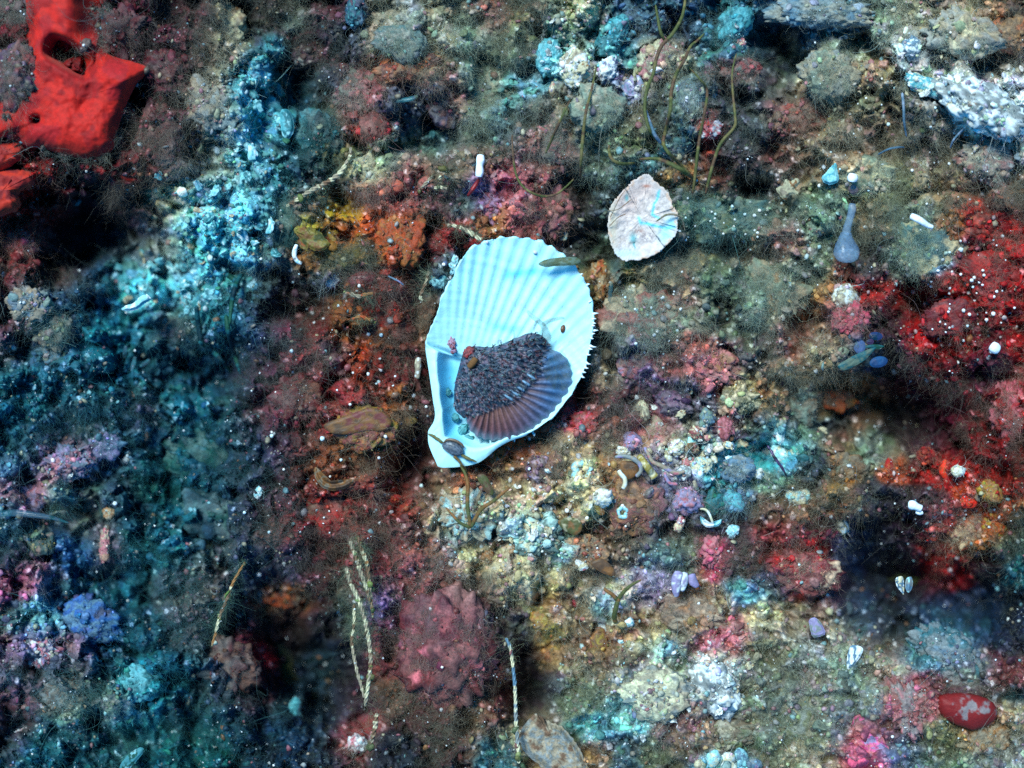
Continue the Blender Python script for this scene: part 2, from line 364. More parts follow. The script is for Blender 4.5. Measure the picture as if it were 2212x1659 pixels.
PATCH = """20 15 45 35 MR|80 60 90 90 DR|190 60 50 80 DR|265 50 55 60 MR|335 35 50 40 MR|400 50 50 60 MR|30 110 60 60 MR|30 200 70 60 MR|90 240 60 60 DR|480 60 50 50 TN|535 40 30 50 NV|
565 115 45 40 TL|605 30 50 40 BD|645 35 40 30 SG|700 30 50 40 MR|765 45 25 55 TB|675 115 55 45 DR|725 95 30 40 TD|830 55 60 55 TN|900 50 50 50 GR|960 40 50 50 TN|1010 60 50 55 SG|
1060 30 45 45 RO|1095 60 45 60 OL|1150 30 50 40 BR|1200 50 50 40 SG|1250 20 50 35 CR|1300 40 55 35 TB|1360 30 50 40 BG|1420 40 50 50 TB|1480 40 55 45 TB|1545 60 45 50 TL|
1625 60 40 60 TL|1670 30 50 35 BG|1700 90 50 50 TD|1790 30 110 40 BG|1900 40 80 45 SG|1990 40 80 55 TN|2080 45 80 55 TN|2165 55 55 45 OC|2205 15 40 30 NV|
330 130 50 50 MR|390 130 45 45 MR|360 200 45 45 MR|420 110 40 40 BR|300 250 40 50 BD|390 260 50 40 MR|350 320 60 50 MR|300 350 60 40 DR|440 190 60 50 TN|490 270 60 60 GR|
560 180 60 60 CY|590 250 50 60 CY|540 330 60 50 CW|480 370 60 50 TN|500 420 70 60 CW|560 470 60 50 CY|610 190 40 60 TD|640 250 50 50 TB|580 120 40 40 TL|
690 180 50 40 TD|680 270 55 55 GN|650 330 60 50 TD|600 390 60 60 TL|690 380 60 50 TD|740 340 50 40 OL|780 180 55 45 RO|770 240 50 40 RO|800 280 40 30 RD|860 140 70 30 OR|
870 100 60 35 SG|920 130 40 40 BR|830 340 60 40 SG|790 370 40 35 CR|860 250 40 40 TB|900 240 60 50 TB|965 210 50 50 RO|940 290 60 45 TL|890 320 50 40 SG|870 380 60 45 RO|
1050 180 60 55 SG|1040 260 60 50 SG|1000 330 60 45 BR|960 360 50 40 BR|1050 340 50 40 BR|1085 250 50 50 TL|1130 180 50 50 CY|1190 130 50 50 CW|1245 150 50 50 CR|1130 110 40 40 BR|
1310 80 50 50 CY|1260 80 40 30 SG|1310 165 40 35 LV|1365 205 40 40 LV|1330 130 50 30 CY|1430 130 50 50 TN|1390 180 40 40 TN|1280 230 60 50 SG|1190 310 60 50 RO|1200 250 60 40 BR|
1130 270 40 50 TD|1290 310 60 50 SG|1350 300 50 50 OL|1380 260 40 40 BR|1440 260 40 50 TD|1490 210 45 50 SG|1560 200 50 50 TD|1640 160 60 60 NV|1595 150 50 30 RO|1600 230 50 40 TD|
1540 280 40 40 RD|1555 350 40 40 DR|1620 300 50 50 TD|1480 300 40 40 TL|1470 370 50 40 OC|1380 350 50 30 TL|1690 190 40 50 NV|1640 380 60 50 NV|1690 330 50 50 DR|
1730 120 60 40 TL|1790 160 70 60 TN|1740 250 60 40 RO|1820 240 60 40 OL|1850 100 60 40 SG|1900 150 60 50 OC|1970 110 40 40 WH|1940 180 60 40 BR|2030 170 60 40 WH|2110 220 90 70 WH|2180 250 70 60 WH|
2060 100 70 50 TN|2150 120 60 50 BR|1900 220 50 35 OL|1870 270 60 40 BR|1990 260 60 50 BD|2060 300 60 40 TN|2150 330 70 50 GR|2000 320 60 40 BD|1930 330 60 40 BR|1840 330 60 40 BR|1760 320 60 40 BR|
1720 400 40 40 TN|1790 385 40 40 TN|1850 380 40 40 CR|1920 390 60 40 OL|2000 390 60 40 TN|2080 390 70 50 BR|2170 400 60 50 BR|
30 430 60 50 RD|40 510 50 50 RO|20 580 50 50 DR|110 440 70 40 DR|180 440 60 40 NV|190 520 90 70 NV|120 590 80 40 BD|260 470 60 50 MR|290 540 50 50 BD|330 470 50 40 MR|
380 440 60 50 CR|420 470 60 50 CW|470 500 70 60 CY|540 540 60 50 CW|350 560 60 50 TN|300 620 70 50 CY|340 650 60 40 CW|420 600 70 60 CY|480 590 50 50 CY|530 620 50 40 TL|400 660 60 50 TL|
200 620 70 40 TB|130 660 70 50 TB|60 650 60 40 GR|20 680 40 60 DR|20 760 40 60 DR|100 710 60 40 BR|110 770 60 40 BG|190 720 70 60 TL|290 700 70 50 TL|380 710 60 50 BR|460 680 60 60 TL|
590 480 50 60 TD|590 570 50 60 TD|580 650 60 60 TD|530 720 60 50 TB|450 770 80 60 TB|350 770 80 60 TD|270 790 70 50 TL|180 820 70 50 TD|60 830 70 50 TL|540 800 60 60 MR|600 720 50 60 MR|
640 440 50 30 BR|680 440 40 40 BR|685 510 50 45 YE|660 550 50 40 OC|730 500 40 40 OR|740 460 40 30 YE|720 555 60 35 OL|790 560 40 30 OL|800 430 50 40 RO|850 440 50 40 RO|830 490 40 40 OR|
870 510 50 50 OR|880 570 50 40 OR|910 480 40 40 OC|945 520 35 30 RD|930 440 50 40 MR|990 450 40 40 TL|1000 500 40 40 RD|1040 480 40 30 OC|1080 420 50 50 PK|1030 420 40 40 LV|
960 580 40 40 TL|940 620 40 40 TL|920 680 40 50 BR|860 620 40 40 RO|810 610 50 30 DR|790 650 60 40 DR|830 670 50 40 RD|740 640 50 40 OC|690 610 50 40 TL|720 600 30 25 LV|
640 600 60 40 TD|640 660 50 50 BD|680 700 50 40 DR|740 690 50 40 OC|800 720 60 40 OC|870 700 50 40 BR|780 760 50 40 OR|840 770 50 40 DR|890 760 40 40 MR|720 760 50 40 TL|660 780 50 50 RO|620 820 60 40 DR|
1180 450 50 60 RO|1240 430 40 60 BK|1250 500 50 40 TD|1300 490 40 60 TD|1300 560 40 40 GN|1290 620 30 60 OC|1330 600 30 50 TL|1370 600 40 30 YE|1400 600 40 30 BR|1440 590 50 40 BR|1470 640 50 40 RO|
1490 450 50 40 SG|1550 470 60 40 SG|1620 470 60 40 SG|1480 520 50 40 TD|1560 530 60 30 BD|1600 560 50 40 BD|1500 560 50 35 BR|1560 610 60 40 GN|1650 540 50 40 BR|
1350 680 50 50 SG|1410 680 60 50 TN|1390 740 60 50 LV|1470 700 60 60 SG|1340 750 40 50 TD|1320 800 40 40 TN|1370 800 50 40 PU|1440 780 50 40 RO|1490 750 40 30 RD|1540 790 60 50 PK|1600 780 30 40 TD|
1550 700 50 50 GN|1590 660 40 60 TD|1660 630 60 60 SG|1650 700 60 50 SG|1710 600 60 50 SG|1720 660 60 50 OC|1700 720 60 50 RO|1640 770 60 40 TD|1750 560 50 50 SG|1690 540 50 50 RO|
1780 480 60 50 SG|1760 430 50 40 GN|1830 570 50 30 DR|1790 620 40 40 OC|1830 690 50 40 RO|1870 640 40 40 RD|1880 570 40 50 TD|1900 480 50 50 BR|1990 540 70 60 SG|2040 560 40 40 CY|2060 500 40 40 OC|1960 470 50 40 SG|
2130 470 60 50 RD|2100 530 50 40 MR|2180 510 50 40 RD|1990 640 50 40 NV|1910 680 50 40 NV|1920 640 40 40 RD|2000 690 60 40 RD|2080 640 70 50 RD|2160 620 70 60 RD|2050 720 60 50 RD|2130 720 60 50 MR|2190 710 40 50 RD|
1780 740 60 40 TN|1760 800 60 40 BR|1850 760 60 40 TB|1920 760 50 50 TD|1960 800 60 50 MR|2040 790 60 50 DR|2120 800 60 50 TD|2190 810 40 50 RO|1820 830 60 30 OC|1700 800 50 40 BR|
40 880 70 50 TL|120 900 70 50 TD|190 930 60 40 BR|260 900 70 50 BD|310 910 40 40 RD|220 960 50 40 TL|140 920 50 40 RO|130 990 60 40 PK|200 1000 50 40 PK|60 990 60 40 BG|240 970 30 50 TB|280 970 40 40 NV|
350 930 70 60 TD|420 880 70 60 TL|500 880 60 60 TD|420 970 70 60 TD|360 1040 70 60 GN|480 1000 50 60 TD|440 1070 70 60 TB|70 1080 60 50 PK|150 1080 70 40 SG|20 1120 50 40 TB|180 1120 50 40 TN|240 1050 50 40 NV|
280 1120 60 50 NV|90 1170 50 50 YE|160 1180 50 50 BL|230 1180 40 50 RO|300 1190 60 50 GN|380 1150 60 60 TL|30 1200 50 40 DR|60 1230 60 40 HP|460 1180 60 50 BR|520 1120 60 50 TD|540 1200 50 60 TB|
560 880 50 50 RO|620 890 60 50 DR|590 960 50 50 TB|550 1000 50 60 TD|640 970 50 50 BD|700 900 60 60 RO|770 890 60 50 RO|790 930 60 50 OC|720 960 50 40 OC|850 880 40 40 OC|880 880 30 40 BR|
900 900 30 60 TD|905 970 40 50 NV|850 960 50 50 OC|830 1030 60 50 DR|760 1000 50 40 TN|700 1020 50 40 OC|640 1040 50 50 BD|570 1060 50 40 TD|860 1080 60 40 RD|780 1090 60 40 RO|700 1100 60 50 RD|640 1120 60 50 DR|
590 1140 50 50 BR|760 1150 60 50 RO|820 1140 50 50 MR|880 1130 50 40 NV|900 1060 50 40 MR|930 1030 40 30 NV|900 1190 60 40 RO|820 1200 60 50 RO|740 1190 40 50 BD|680 1190 60 50 MR|620 1200 60 50 TB|
960 1040 40 40 TN|1020 1040 50 40 OR|1010 1090 60 50 CR|960 1130 50 50 CR|1040 1120 40 50 SG|1070 1060 50 40 TN|1060 1160 50 40 TN|990 1170 50 40 CW|940 1190 50 40 RO|1040 1210 50 40 CR|
1120 960 50 40 OR|1140 1000 50 40 OC|1170 960 40 40 BR|1150 1020 40 40 PU|1180 1000 50 40 MR|1220 960 50 40 TN|1250 910 50 40 HP|1230 880 50 30 DR|1290 870 50 40 DR|1330 860 50 40 MR|1290 920 50 40 BR|
1200 1060 50 40 CR|1250 1020 50 40 CR|1280 1070 50 40 CR|1130 1080 50 40 CR|1120 1130 50 50 CW|1180 1110 50 40 OC|1240 1110 50 40 TN|1330 1030 50 40 OC|1340 1090 50 50 BR|1390 1080 50 50 BR|1280 1140 50 40 TN|1200 1160 50 40 CW|
1130 1190 50 40 TN|1340 1140 50 40 BR|1280 1190 50 40 OR|1260 1230 50 40 BR|1350 1190 50 40 BD|1400 1150 50 40 TD|1380 960 50 40 TN|1370 920 40 40 PK|1420 930 40 40 PK|1420 870 50 40 PU|1480 860 60 40 TB|1460 940 50 50 TN|
1430 1000 50 40 LV|1480 1000 50 40 WH|1520 960 50 40 CW|1540 1020 50 40 CY|1560 920 50 40 PK|1520 900 40 30 TD|1590 1000 50 40 CY|1550 1080 50 40 TL|1600 1080 40 40 BG|1480 1080 40 40 LV|1430 1080 40 40 TB|1470 1140 50 40 BD|
1530 1130 50 30 TD|1590 1150 50 50 NV|1540 1200 50 40 HP|1460 1200 60 40 SG|1420 1210 50 40 TL|1600 1210 50 50 BD|1600 860 50 40 CR|1640 870 50 40 OC|1620 920 50 40 NV|1660 980 50 40 CY|1690 960 50 40 CW|1640 1040 50 40 SG|
1700 870 50 40 BR|1760 850 50 40 TL|1800 860 60 40 OC|1870 880 60 40 BR|1780 920 60 40 TD|1740 940 50 40 SG|1820 960 60 40 BR|1820 1020 50 50 OC|1880 980 60 40 SG|1760 1010 50 40 TD|1960 900 70 50 NV|2020 950 60 40 NV|2050 880 60 40 MR|
2120 870 50 50 DR|2180 870 50 60 RD|2150 940 60 50 DR|2030 1000 50 40 RD|1930 1010 30 40 OR|2070 1030 50 40 RD|2100 1070 50 40 OR|2150 1050 50 40 DR|2150 1120 50 40 OR|2060 1120 50 40 RO|2090 1160 50 40 OC|2190 1150 50 50 GN|2010 1090 60 40 TD|
1890 1070 60 40 TD|1740 1080 60 40 BR|1680 1110 50 40 BR|1760 1140 50 40 MR|1830 1080 50 40 BR|1690 1170 60 40 RO|1740 1200 60 40 RD|1900 1140 70 50 NV|1850 1200 60 50 TB|1950 1220 70 50 NV|2040 1210 50 40 RD|2140 1210 60 40 NV|2200 1210 40 40 TL|
20 1290 50 50 HP|80 1270 50 50 PK|100 1330 60 50 CW|40 1350 50 40 GN|140 1300 60 50 TB|190 1330 60 50 BL|230 1370 50 50 BL|90 1400 60 40 LV|20 1420 50 50 PK|160 1400 50 40 PK|210 1420 40 50 NV|130 1450 60 40 DR|
270 1290 60 50 TL|300 1350 60 50 TD|340 1400 60 50 NV|280 1430 50 40 GN|290 1480 60 50 CY|360 1480 60 50 TL|140 1500 60 60 TN|200 1510 50 50 OL|50 1500 60 50 RO|40 1560 60 50 DR|100 1590 60 50 TL|240 1530 60 40 TN|280 1560 60 50 CY|
190 1600 60 50 TD|270 1620 60 40 OL|340 1620 60 50 GN|400 1560 60 50 BD|440 1610 60 50 GN|400 1290 60 50 BR|450 1330 50 50 BD|420 1400 50 40 BR|470 1430 60 50 DR|530 1400 50 50 RD|480 1500 60 60 BD|540 1480 50 60 DR|520 1570 50 60 NV|
600 1290 60 50 OC|580 1330 50 50 BD|610 1370 50 60 BK|690 1290 50 50 BD|700 1350 50 60 NV|680 1430 60 60 TD|640 1500 60 60 TD|700 1550 60 50 TD|750 1500 50 60 NV|760 1590 50 50 RO|640 1590 60 50 TB|700 1620 60 40 TD|580 1630 60 40 NV|
740 1320 40 60 GN|790 1270 40 40 DR|830 1300 50 40 LV|870 1340 50 50 MR|850 1410 50 60 RO|850 1500 50 50 BR|900 1280 60 40 RO|960 1300 60 40 RO|1000 1330 50 40 LV|1060 1300 40 50 BD|1080 1370 30 60 NV|1000 1400 60 60 RO|920 1420 60 50 PK|
960 1480 60 50 RO|1020 1500 50 50 TN|1060 1480 40 60 DR|900 1560 60 40 BD|960 1560 60 40 BD|860 1620 60 40 TD|940 1620 60 40 BD|1020 1580 60 50 BR|1070 1620 50 40 TL|
1120 1290 50 40 TN|1160 1280 50 40 CR|1200 1300 50 40 OC|1150 1350 40 50 TB|1190 1350 50 40 YE|1240 1310 50 40 TN|1250 1370 50 50 BR|1130 1420 40 50 NV|1160 1490 50 60 NV|1200 1420 50 50 OC|1260 1430 40 50 TN|1200 1480 50 50 TB|1290 1390 40 50 OC|
1310 1310 40 40 CW|1340 1290 50 40 CR|1390 1280 50 40 LV|1350 1350 50 40 OC|1340 1420 50 40 BR|1420 1350 50 40 TN|1400 1390 50 40 CR|1450 1330 50 40 OC|1500 1320 60 40 OC|1480 1380 50 40 BR|1560 1370 50 40 HP|1540 1320 50 40 TN|1620 1290 50 40 CY|
1450 1410 50 40 CW|1300 1470 60 40 TN|1250 1500 50 40 OL|1370 1460 60 40 GR|1440 1470 60 50 CR|1410 1520 60 40 CW|1500 1450 60 50 GR|1560 1450 50 50 WH|1570 1520 50 50 GR|1620 1470 50 50 OL|1480 1560 60 40 RO|1340 1560 60 40 CW|1280 1580 60 40 CY|
1180 1560 50 50 TN|1140 1600 50 50 TN|1220 1610 60 40 TN|1290 1630 50 40 OC|1350 1620 50 40 TB|1440 1620 60 40 OL|1480 1600 50 40 DR|1550 1590 60 30 OC|1560 1640 60 30 CW|1640 1600 60 50 OL|1610 1550 50 40 TN|1640 1400 50 40 OL|
1670 1270 60 40 TB|1650 1340 50 40 CR|1690 1370 50 40 TN|1740 1270 60 40 RD|1800 1280 50 40 RO|1750 1330 60 40 TN|1830 1290 50 40 TB|1860 1350 60 40 TB|1800 1370 60 40 TN|1740 1410 60 40 GR|1680 1430 50 50 OL|1830 1430 60 40 SG|1900 1390 50 40 BR|
1940 1340 60 40 NV|2000 1350 60 40 TB|2050 1410 60 50 BG|2100 1450 60 40 GR|2130 1330 60 50 TB|2190 1350 50 60 NV|1960 1420 50 40 TL|1900 1450 50 40 TN|1940 1500 50 40 HP|1980 1530 50 50 PK|2030 1490 50 40 DR|2080 1480 50 40 MR|2180 1450 50 50 DR|
1850 1500 60 40 SG|1760 1500 60 50 TN|1690 1530 60 50 OL|1740 1580 60 50 OL|1800 1560 50 50 GR|1690 1620 60 40 TN|1770 1630 60 40 TN|1870 1590 50 50 HP|1860 1640 60 30 HP|1940 1570 50 40 MR|1960 1610 50 50 BG|2020 1600 60 40 OL|2060 1640 60 30 SG|
2130 1590 60 40 OC|2180 1560 50 50 TN|2170 1630 60 40 GR|2190 1510 40 40 TL"""
PATCH = [r.split() for r in PATCH.replace("\n", "").split("|") if r.strip()]  # navy and black patches: dark turf, with the hollows' shade painted in

STEP = 2.4
U0, U1, V0, V1 = -330., 2542., -260., 1920.
gu = np.arange(U0, U1, STEP); gv = np.arange(V0, V1, STEP)
NU, NV_ = len(gu), len(gv)
GU, GV = np.meshgrid(gu, gv)

def paint_field(Uf, Vf):
    wu = Uf + 30 * fbm(Uf / 110, Vf / 110, 3, 1) + 12 * fbm(Uf / 28, Vf / 28, 3, 2)
    wv = Vf + 30 * fbm(Uf / 110 + 40, Vf / 110, 3, 3) + 12 * fbm(Uf / 28 + 40, Vf / 28, 3, 4)
    # past the frame the same growth carries on (mirrored)
    mir = lambda x, lo, hi: np.where(x < lo, 2 * lo - x, np.where(x > hi, 2 * hi - x, x))
    wu, wv = mir(wu, 5, 2207), mir(wv, 5, 1654)
    acc = np.zeros(Uf.shape + (3,)); fz = np.zeros(Uf.shape); tot = np.full(Uf.shape, 1e-9)
    for i, (u, v, ru, rv, c) in enumerate(PATCH):
        u, v, ru, rv = float(u), float(v), float(ru), float(rv)
        e = 340 if v < 345 or v > 1314 else 0; g = 340 if u < 345 or u > 1867 else 0
        r0, r1 = max(int((v - 4 * rv - 2 * e - V0) / STEP), 0), int((v + 4 * rv + 2 * e - V0) / STEP) + 1
        c0, c1 = max(int((u - 4 * ru - 2 * g - U0) / STEP), 0), int((u + 4 * ru + 2 * g - U0) / STEP) + 1
        sl = (slice(r0, r1), slice(c0, c1))
        d = ((wu[sl] - u) / ru) ** 2 + ((wv[sl] - v) / rv) ** 2
        w = np.exp(-2.6 * d) + 1e-7
        acc[sl] += PAL[c] * w[..., None]; fz[sl] += FZ[c] * w; tot[sl] += w
    empty = tot < 1e-6
    acc[empty] = PAL['TD']; tot[empty] = 1; fz[empty] = .5
    return acc / tot[..., None], fz / tot

COL, FUZZ = paint_field(GU, GV)
for cu, cv, ru, rv, k, zc in ((760, 880, 210, 330, .6, (.13, .022, .020)), (720, 1110, 190, 130, .5, (.13, .022, .022)), (1180, 1150, 250, 170, .45, (.27, .20, .14)), (1500, 1500, 330, 150, .45, (.17, .165, .145)), (1740, 1520, 240, 160, .5, (.17, .18, .17)),
                               (1930, 190, 330, 190, .42, (.29, .26, .215)), (2130, 650, 150, 170, .5, (.15, .008, .014)), (2120, 1060, 110, 130, .3, (.22, .03, .02)), (1480, 640, 280, 200, .42, (.25, .22, .165)), (560, 210, 60, 90, .4, (.22, .40, .42)), (500, 400, 100, 95, .45, (.24, .40, .41)), (400, 570, 125, 80, .45, (.20, .38, .40)),
                               (1180, 200, 340, 200, .38, (.22, .205, .165)), (960, 1420, 120, 150, .5, (.11, .035, .04)), (330, 200, 190, 190, .4, (.09, .025, .03))):
    w = (k * np.exp(-((GU - cu) / ru) ** 2 - ((GV - cv) / rv) ** 2))[..., None]
    COL = COL * (1 - w) + np.array(zc) * w
w = (.55 * smooth(720, 380, GU) * smooth(600, 780, GV) * (.6 + .8 * n2(GU / 90, GV / 90, 88)))[..., None]  # teal water haze over the left field, blended into the reef colour
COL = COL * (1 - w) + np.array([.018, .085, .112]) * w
def box(A, k):
    for ax in (0, 1):
        c = np.cumsum(np.concatenate([np.repeat(A.take([0], ax), k + 1, ax), A, np.repeat(A.take([-1], ax), k, ax)], ax), ax)
        n = A.shape[ax]
        A = (c.take(np.arange(2 * k + 1, 2 * k + 1 + n), ax) - c.take(np.arange(0, n), ax)) / (2 * k + 1)
    return A
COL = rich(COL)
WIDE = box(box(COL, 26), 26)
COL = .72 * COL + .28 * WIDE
f45, c45 = worley(GU / 62 + .25 * fbm(GU / 25, GV / 25, 2, 11), GV / 54 + .25 * fbm(GU / 25, GV / 25, 2, 12), 21)
f16, c16 = worley(GU / 21 + .3 * fbm(GU / 10, GV / 10, 2, 13), GV / 19 + .3 * fbm(GU / 10, GV / 10, 2, 14), 22)
f7, c7 = worley(GU / 8.5, GV / 8.5, 23)
Z = np.zeros_like(GU)
for u, v, ru, rv, h in HILLS:
    d = ((GU - u + 26 * fbm(GU / 60, GV / 60, 2, 31)) / ru) ** 2 + ((GV - v + 26 * fbm(GU / 60, GV / 60, 2, 32)) / rv) ** 2
    Z += (h if h > 0 else 2.1 * h) * np.exp(-d * 1.1)
Z += 30 * fbm(GU / 150, GV / 150, 3, 5)
Z += (36 + 34 * c45) * np.sqrt(np.clip(1 - (f45 / .68) ** 2, 0, 1)) - 34
rough = .5 + .9 * smooth(.35, .65, n2(GU / 70, GV / 70, 77))
Z += rough * (6 + 10 * c16) * np.sqrt(np.clip(1 - (f16 / .62) ** 2, 0, 1)) * (.3 + .7 * smooth(.2, .6, c16)) - 5
Z += rough * 4.5 * c7 * np.sqrt(np.clip(1 - (f7 / .6) ** 2, 0, 1))
Z += 7 * fbm(GU / 14, GV / 14, 3, 41)
WU, WV = GU + 26 * fbm(GU / 40, GV / 40, 2, 55), GV + 26 * fbm(GU / 40, GV / 40, 2, 56)
Z += -22 * smooth(.64, .78, n2(WU / 26, WV / 26, 51)) - 48 * smooth(.68, .80, n2(WU / 52, WV / 52, 52)) - 26 * smooth(.07, .0, np.abs(n2(WU / 90, WV / 90, 53) - .5)) * smooth(.4, .6, n2(WU / 120, WV / 120, 54))
Zflat = Z.copy()
# settle the reef under the big shell and the pale oyster valve
for (u, v, ru, rv, z0) in ((1100, 770, 185, 250, 0), (1390, 472, 80, 100, 0)):
    d = np.sqrt(((GU - u) / ru) ** 2 + ((GV - v) / rv) ** 2)
    k = 1 - smooth(.85, 1.12, d)
    Z = np.where(k > 0, np.minimum(Z, z0 - 12 + (1 - k) * 70), Z)

def grid_at(A, u, v):
    x = np.clip((np.asarray(u, float) - U0) / STEP, 0, NU - 1.001); y = np.clip((np.asarray(v, float) - V0) / STEP, 0, NV_ - 1.001)
    i, j = x.astype(int), y.astype(int); fx, fy = x - i, y - j
    if A.ndim == 3: fx, fy = fx[..., None], fy[..., None]
    return (A[j, i] * (1 - fx) + A[j, i + 1] * fx) * (1 - fy) + (A[j + 1, i] * (1 - fx) + A[j + 1, i + 1] * fx) * fy
def zg(u, v): return float(grid_at(Z, np.array([u]), np.array([v]))[0])

jit = np.exp(.55 * (c16 - .5) + .6 * (c7 - .5) + .5 * (c45 - .5))
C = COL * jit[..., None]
hue = (c16 * 7919) % 1.0
C *= 1 + .35 * (np.stack([hue, (hue * 3) % 1, (hue * 7) % 1], -1) - .5)
grey = C.mean(-1, keepdims=True)
white = smooth(.93, .96, (c7 * 131) % 1.0)[..., None] * smooth(.02, .08, grey)
C = C * (1 - white) + (.35 + .4 * C / (grey + .02)) * .62 * white
idx = (np.arange(NV_)[:, None] * NU + np.arange(NU)[None])
F = np.stack([idx[:-1, :-1], idx[1:, :-1], idx[1:, 1:], idx[:-1, 1:]], -1).reshape(-1, 4)
P = np.stack([GU, GV, Z], -1).reshape(-1, 3)
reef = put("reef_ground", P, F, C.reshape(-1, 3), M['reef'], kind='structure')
# the reef goes on beyond the frame, lower and coarser
ou = np.arange(-6000, 8300, 45.); ov = np.arange(-5000, 6700, 45.)
OU, OV = np.meshgrid(ou, ov)
dd = np.maximum(np.maximum(U0 - OU, OU - U1), np.maximum(V0 - OV, OV - V1))
OZ = np.where(dd < 0, -330, -60 - 40 * smooth(0, 300, dd)) + np.where(dd < 0, 0, 90 * fbm(OU / 300, OV / 300, 4, 61))
OZ = np.where((dd < 45) & (dd >= -45), -110, OZ)
oc = fbm(OU / 190, OV / 190, 4, 62)
OC = rich(mixcols(['TD', 'BR', 'OL', 'TD', 'DR', 'BR', 'MR', 'TB'], (.5 + .8 * oc).reshape(-1))) * np.exp(.9 * fbm(OU / 60, OV / 60, 2, 63).reshape(-1, 1)) * .6
oi = np.arange(len(ov))[:, None] * len(ou) + np.arange(len(ou))[None]
OF = np.stack([oi[:-1, :-1], oi[1:, :-1], oi[1:, 1:], oi[:-1, 1:]], -1).reshape(-1, 4)
put("seabed", np.stack([OU, OV, OZ], -1).reshape(-1, 3), OF, OC, M['reef'], kind='structure')

ZT, CT, FT = Z.copy(), COL.copy(), FUZZ.copy()
FREE = np.ones_like(Z)                       # 0 where nothing may be strewn
def stamp(u, v, ru, rv, ang, z0, rz, col, fz):
    m = max(ru, rv) * 1.1
    r0, r1 = max(int((v - m - V0) / STEP), 0), int((v + m - V0) / STEP) + 1
    c0, c1 = max(int((u - m - U0) / STEP), 0), int((u + m - U0) / STEP) + 1
    if r1 <= r0 or c1 <= c0: return
    sl = (slice(r0, r1), slice(c0, c1))
    a, b = GU[sl] - u, GV[sl] - v
    x = (a * math.cos(ang) + b * math.sin(ang)) / ru; y = (-a * math.sin(ang) + b * math.cos(ang)) / rv
    d = x * x + y * y
    zz = np.where(d < 1, z0 + rz * np.sqrt(np.clip(1 - d, 0, 1)), -1e9)
    up = zz > ZT[sl]
    ZT[sl] = np.where(up, zz, ZT[sl]); CT[sl] = np.where(up[..., None], col, CT[sl]); FT[sl] = np.where(up, fz, FT[sl])
def block(poly, grow=0):
    poly = np.asarray(poly, float); c = poly.mean(0)
    if grow: poly = c + (poly - c) * (1 + grow)
    lo, hi = poly.min(0), poly.max(0)
    r0, r1 = max(int((lo[1] - V0) / STEP), 0), int((hi[1] - V0) / STEP) + 2
    c0, c1 = max(int((lo[0] - U0) / STEP), 0), int((hi[0] - U0) / STEP) + 2
    g = np.stack([GU[r0:r1, c0:c1], GV[r0:r1, c0:c1]], -1)
    m = inside(g.reshape(-1, 2), poly).reshape(g.shape[:2])
    FREE[r0:r1, c0:c1] *= 1 - m

# ------------------------------------------------------------------ the big white valve
def shell_outline():
    z1 = [(170,1300),(180,1220),(215,1130),(265,1020),(310,900),(330,800),(375,720),(420,620),(468,545),(500,470),(545,395),(590,320),(650,255),(730,200),(840,165),(920,135),(1010,120),
          (1130,125),(1270,125),(1400,160),(1500,210),(1600,268),(1680,330),(1760,410),(1840,500),(1895,600),(1940,690),(1975,820),(1990,950),(1990,1100),(1965,1250),(1930,1400)]
    z2 = [(1905,420),(1870,500),(1800,640),(1740,740),(1660,840),(1560,960),(1400,1080),(1240,1170),(1085,1225),(950,1300),(850,1385),(740,1460),(600,1495),(450,1510),(320,1505),(285,1450),
          (240,1350),(205,1250),(200,1130),(225,1075),(262,1010),(275,930),(255,800),(230,620),(200,420),(178,280)]
    return np.array([(884.8 + x * .2, 486.6 + y * .2) for x, y in z1] + [(884.8 + x * .2, 707.8 + y * .2) for x, y in z2])
SH = shell_outline()
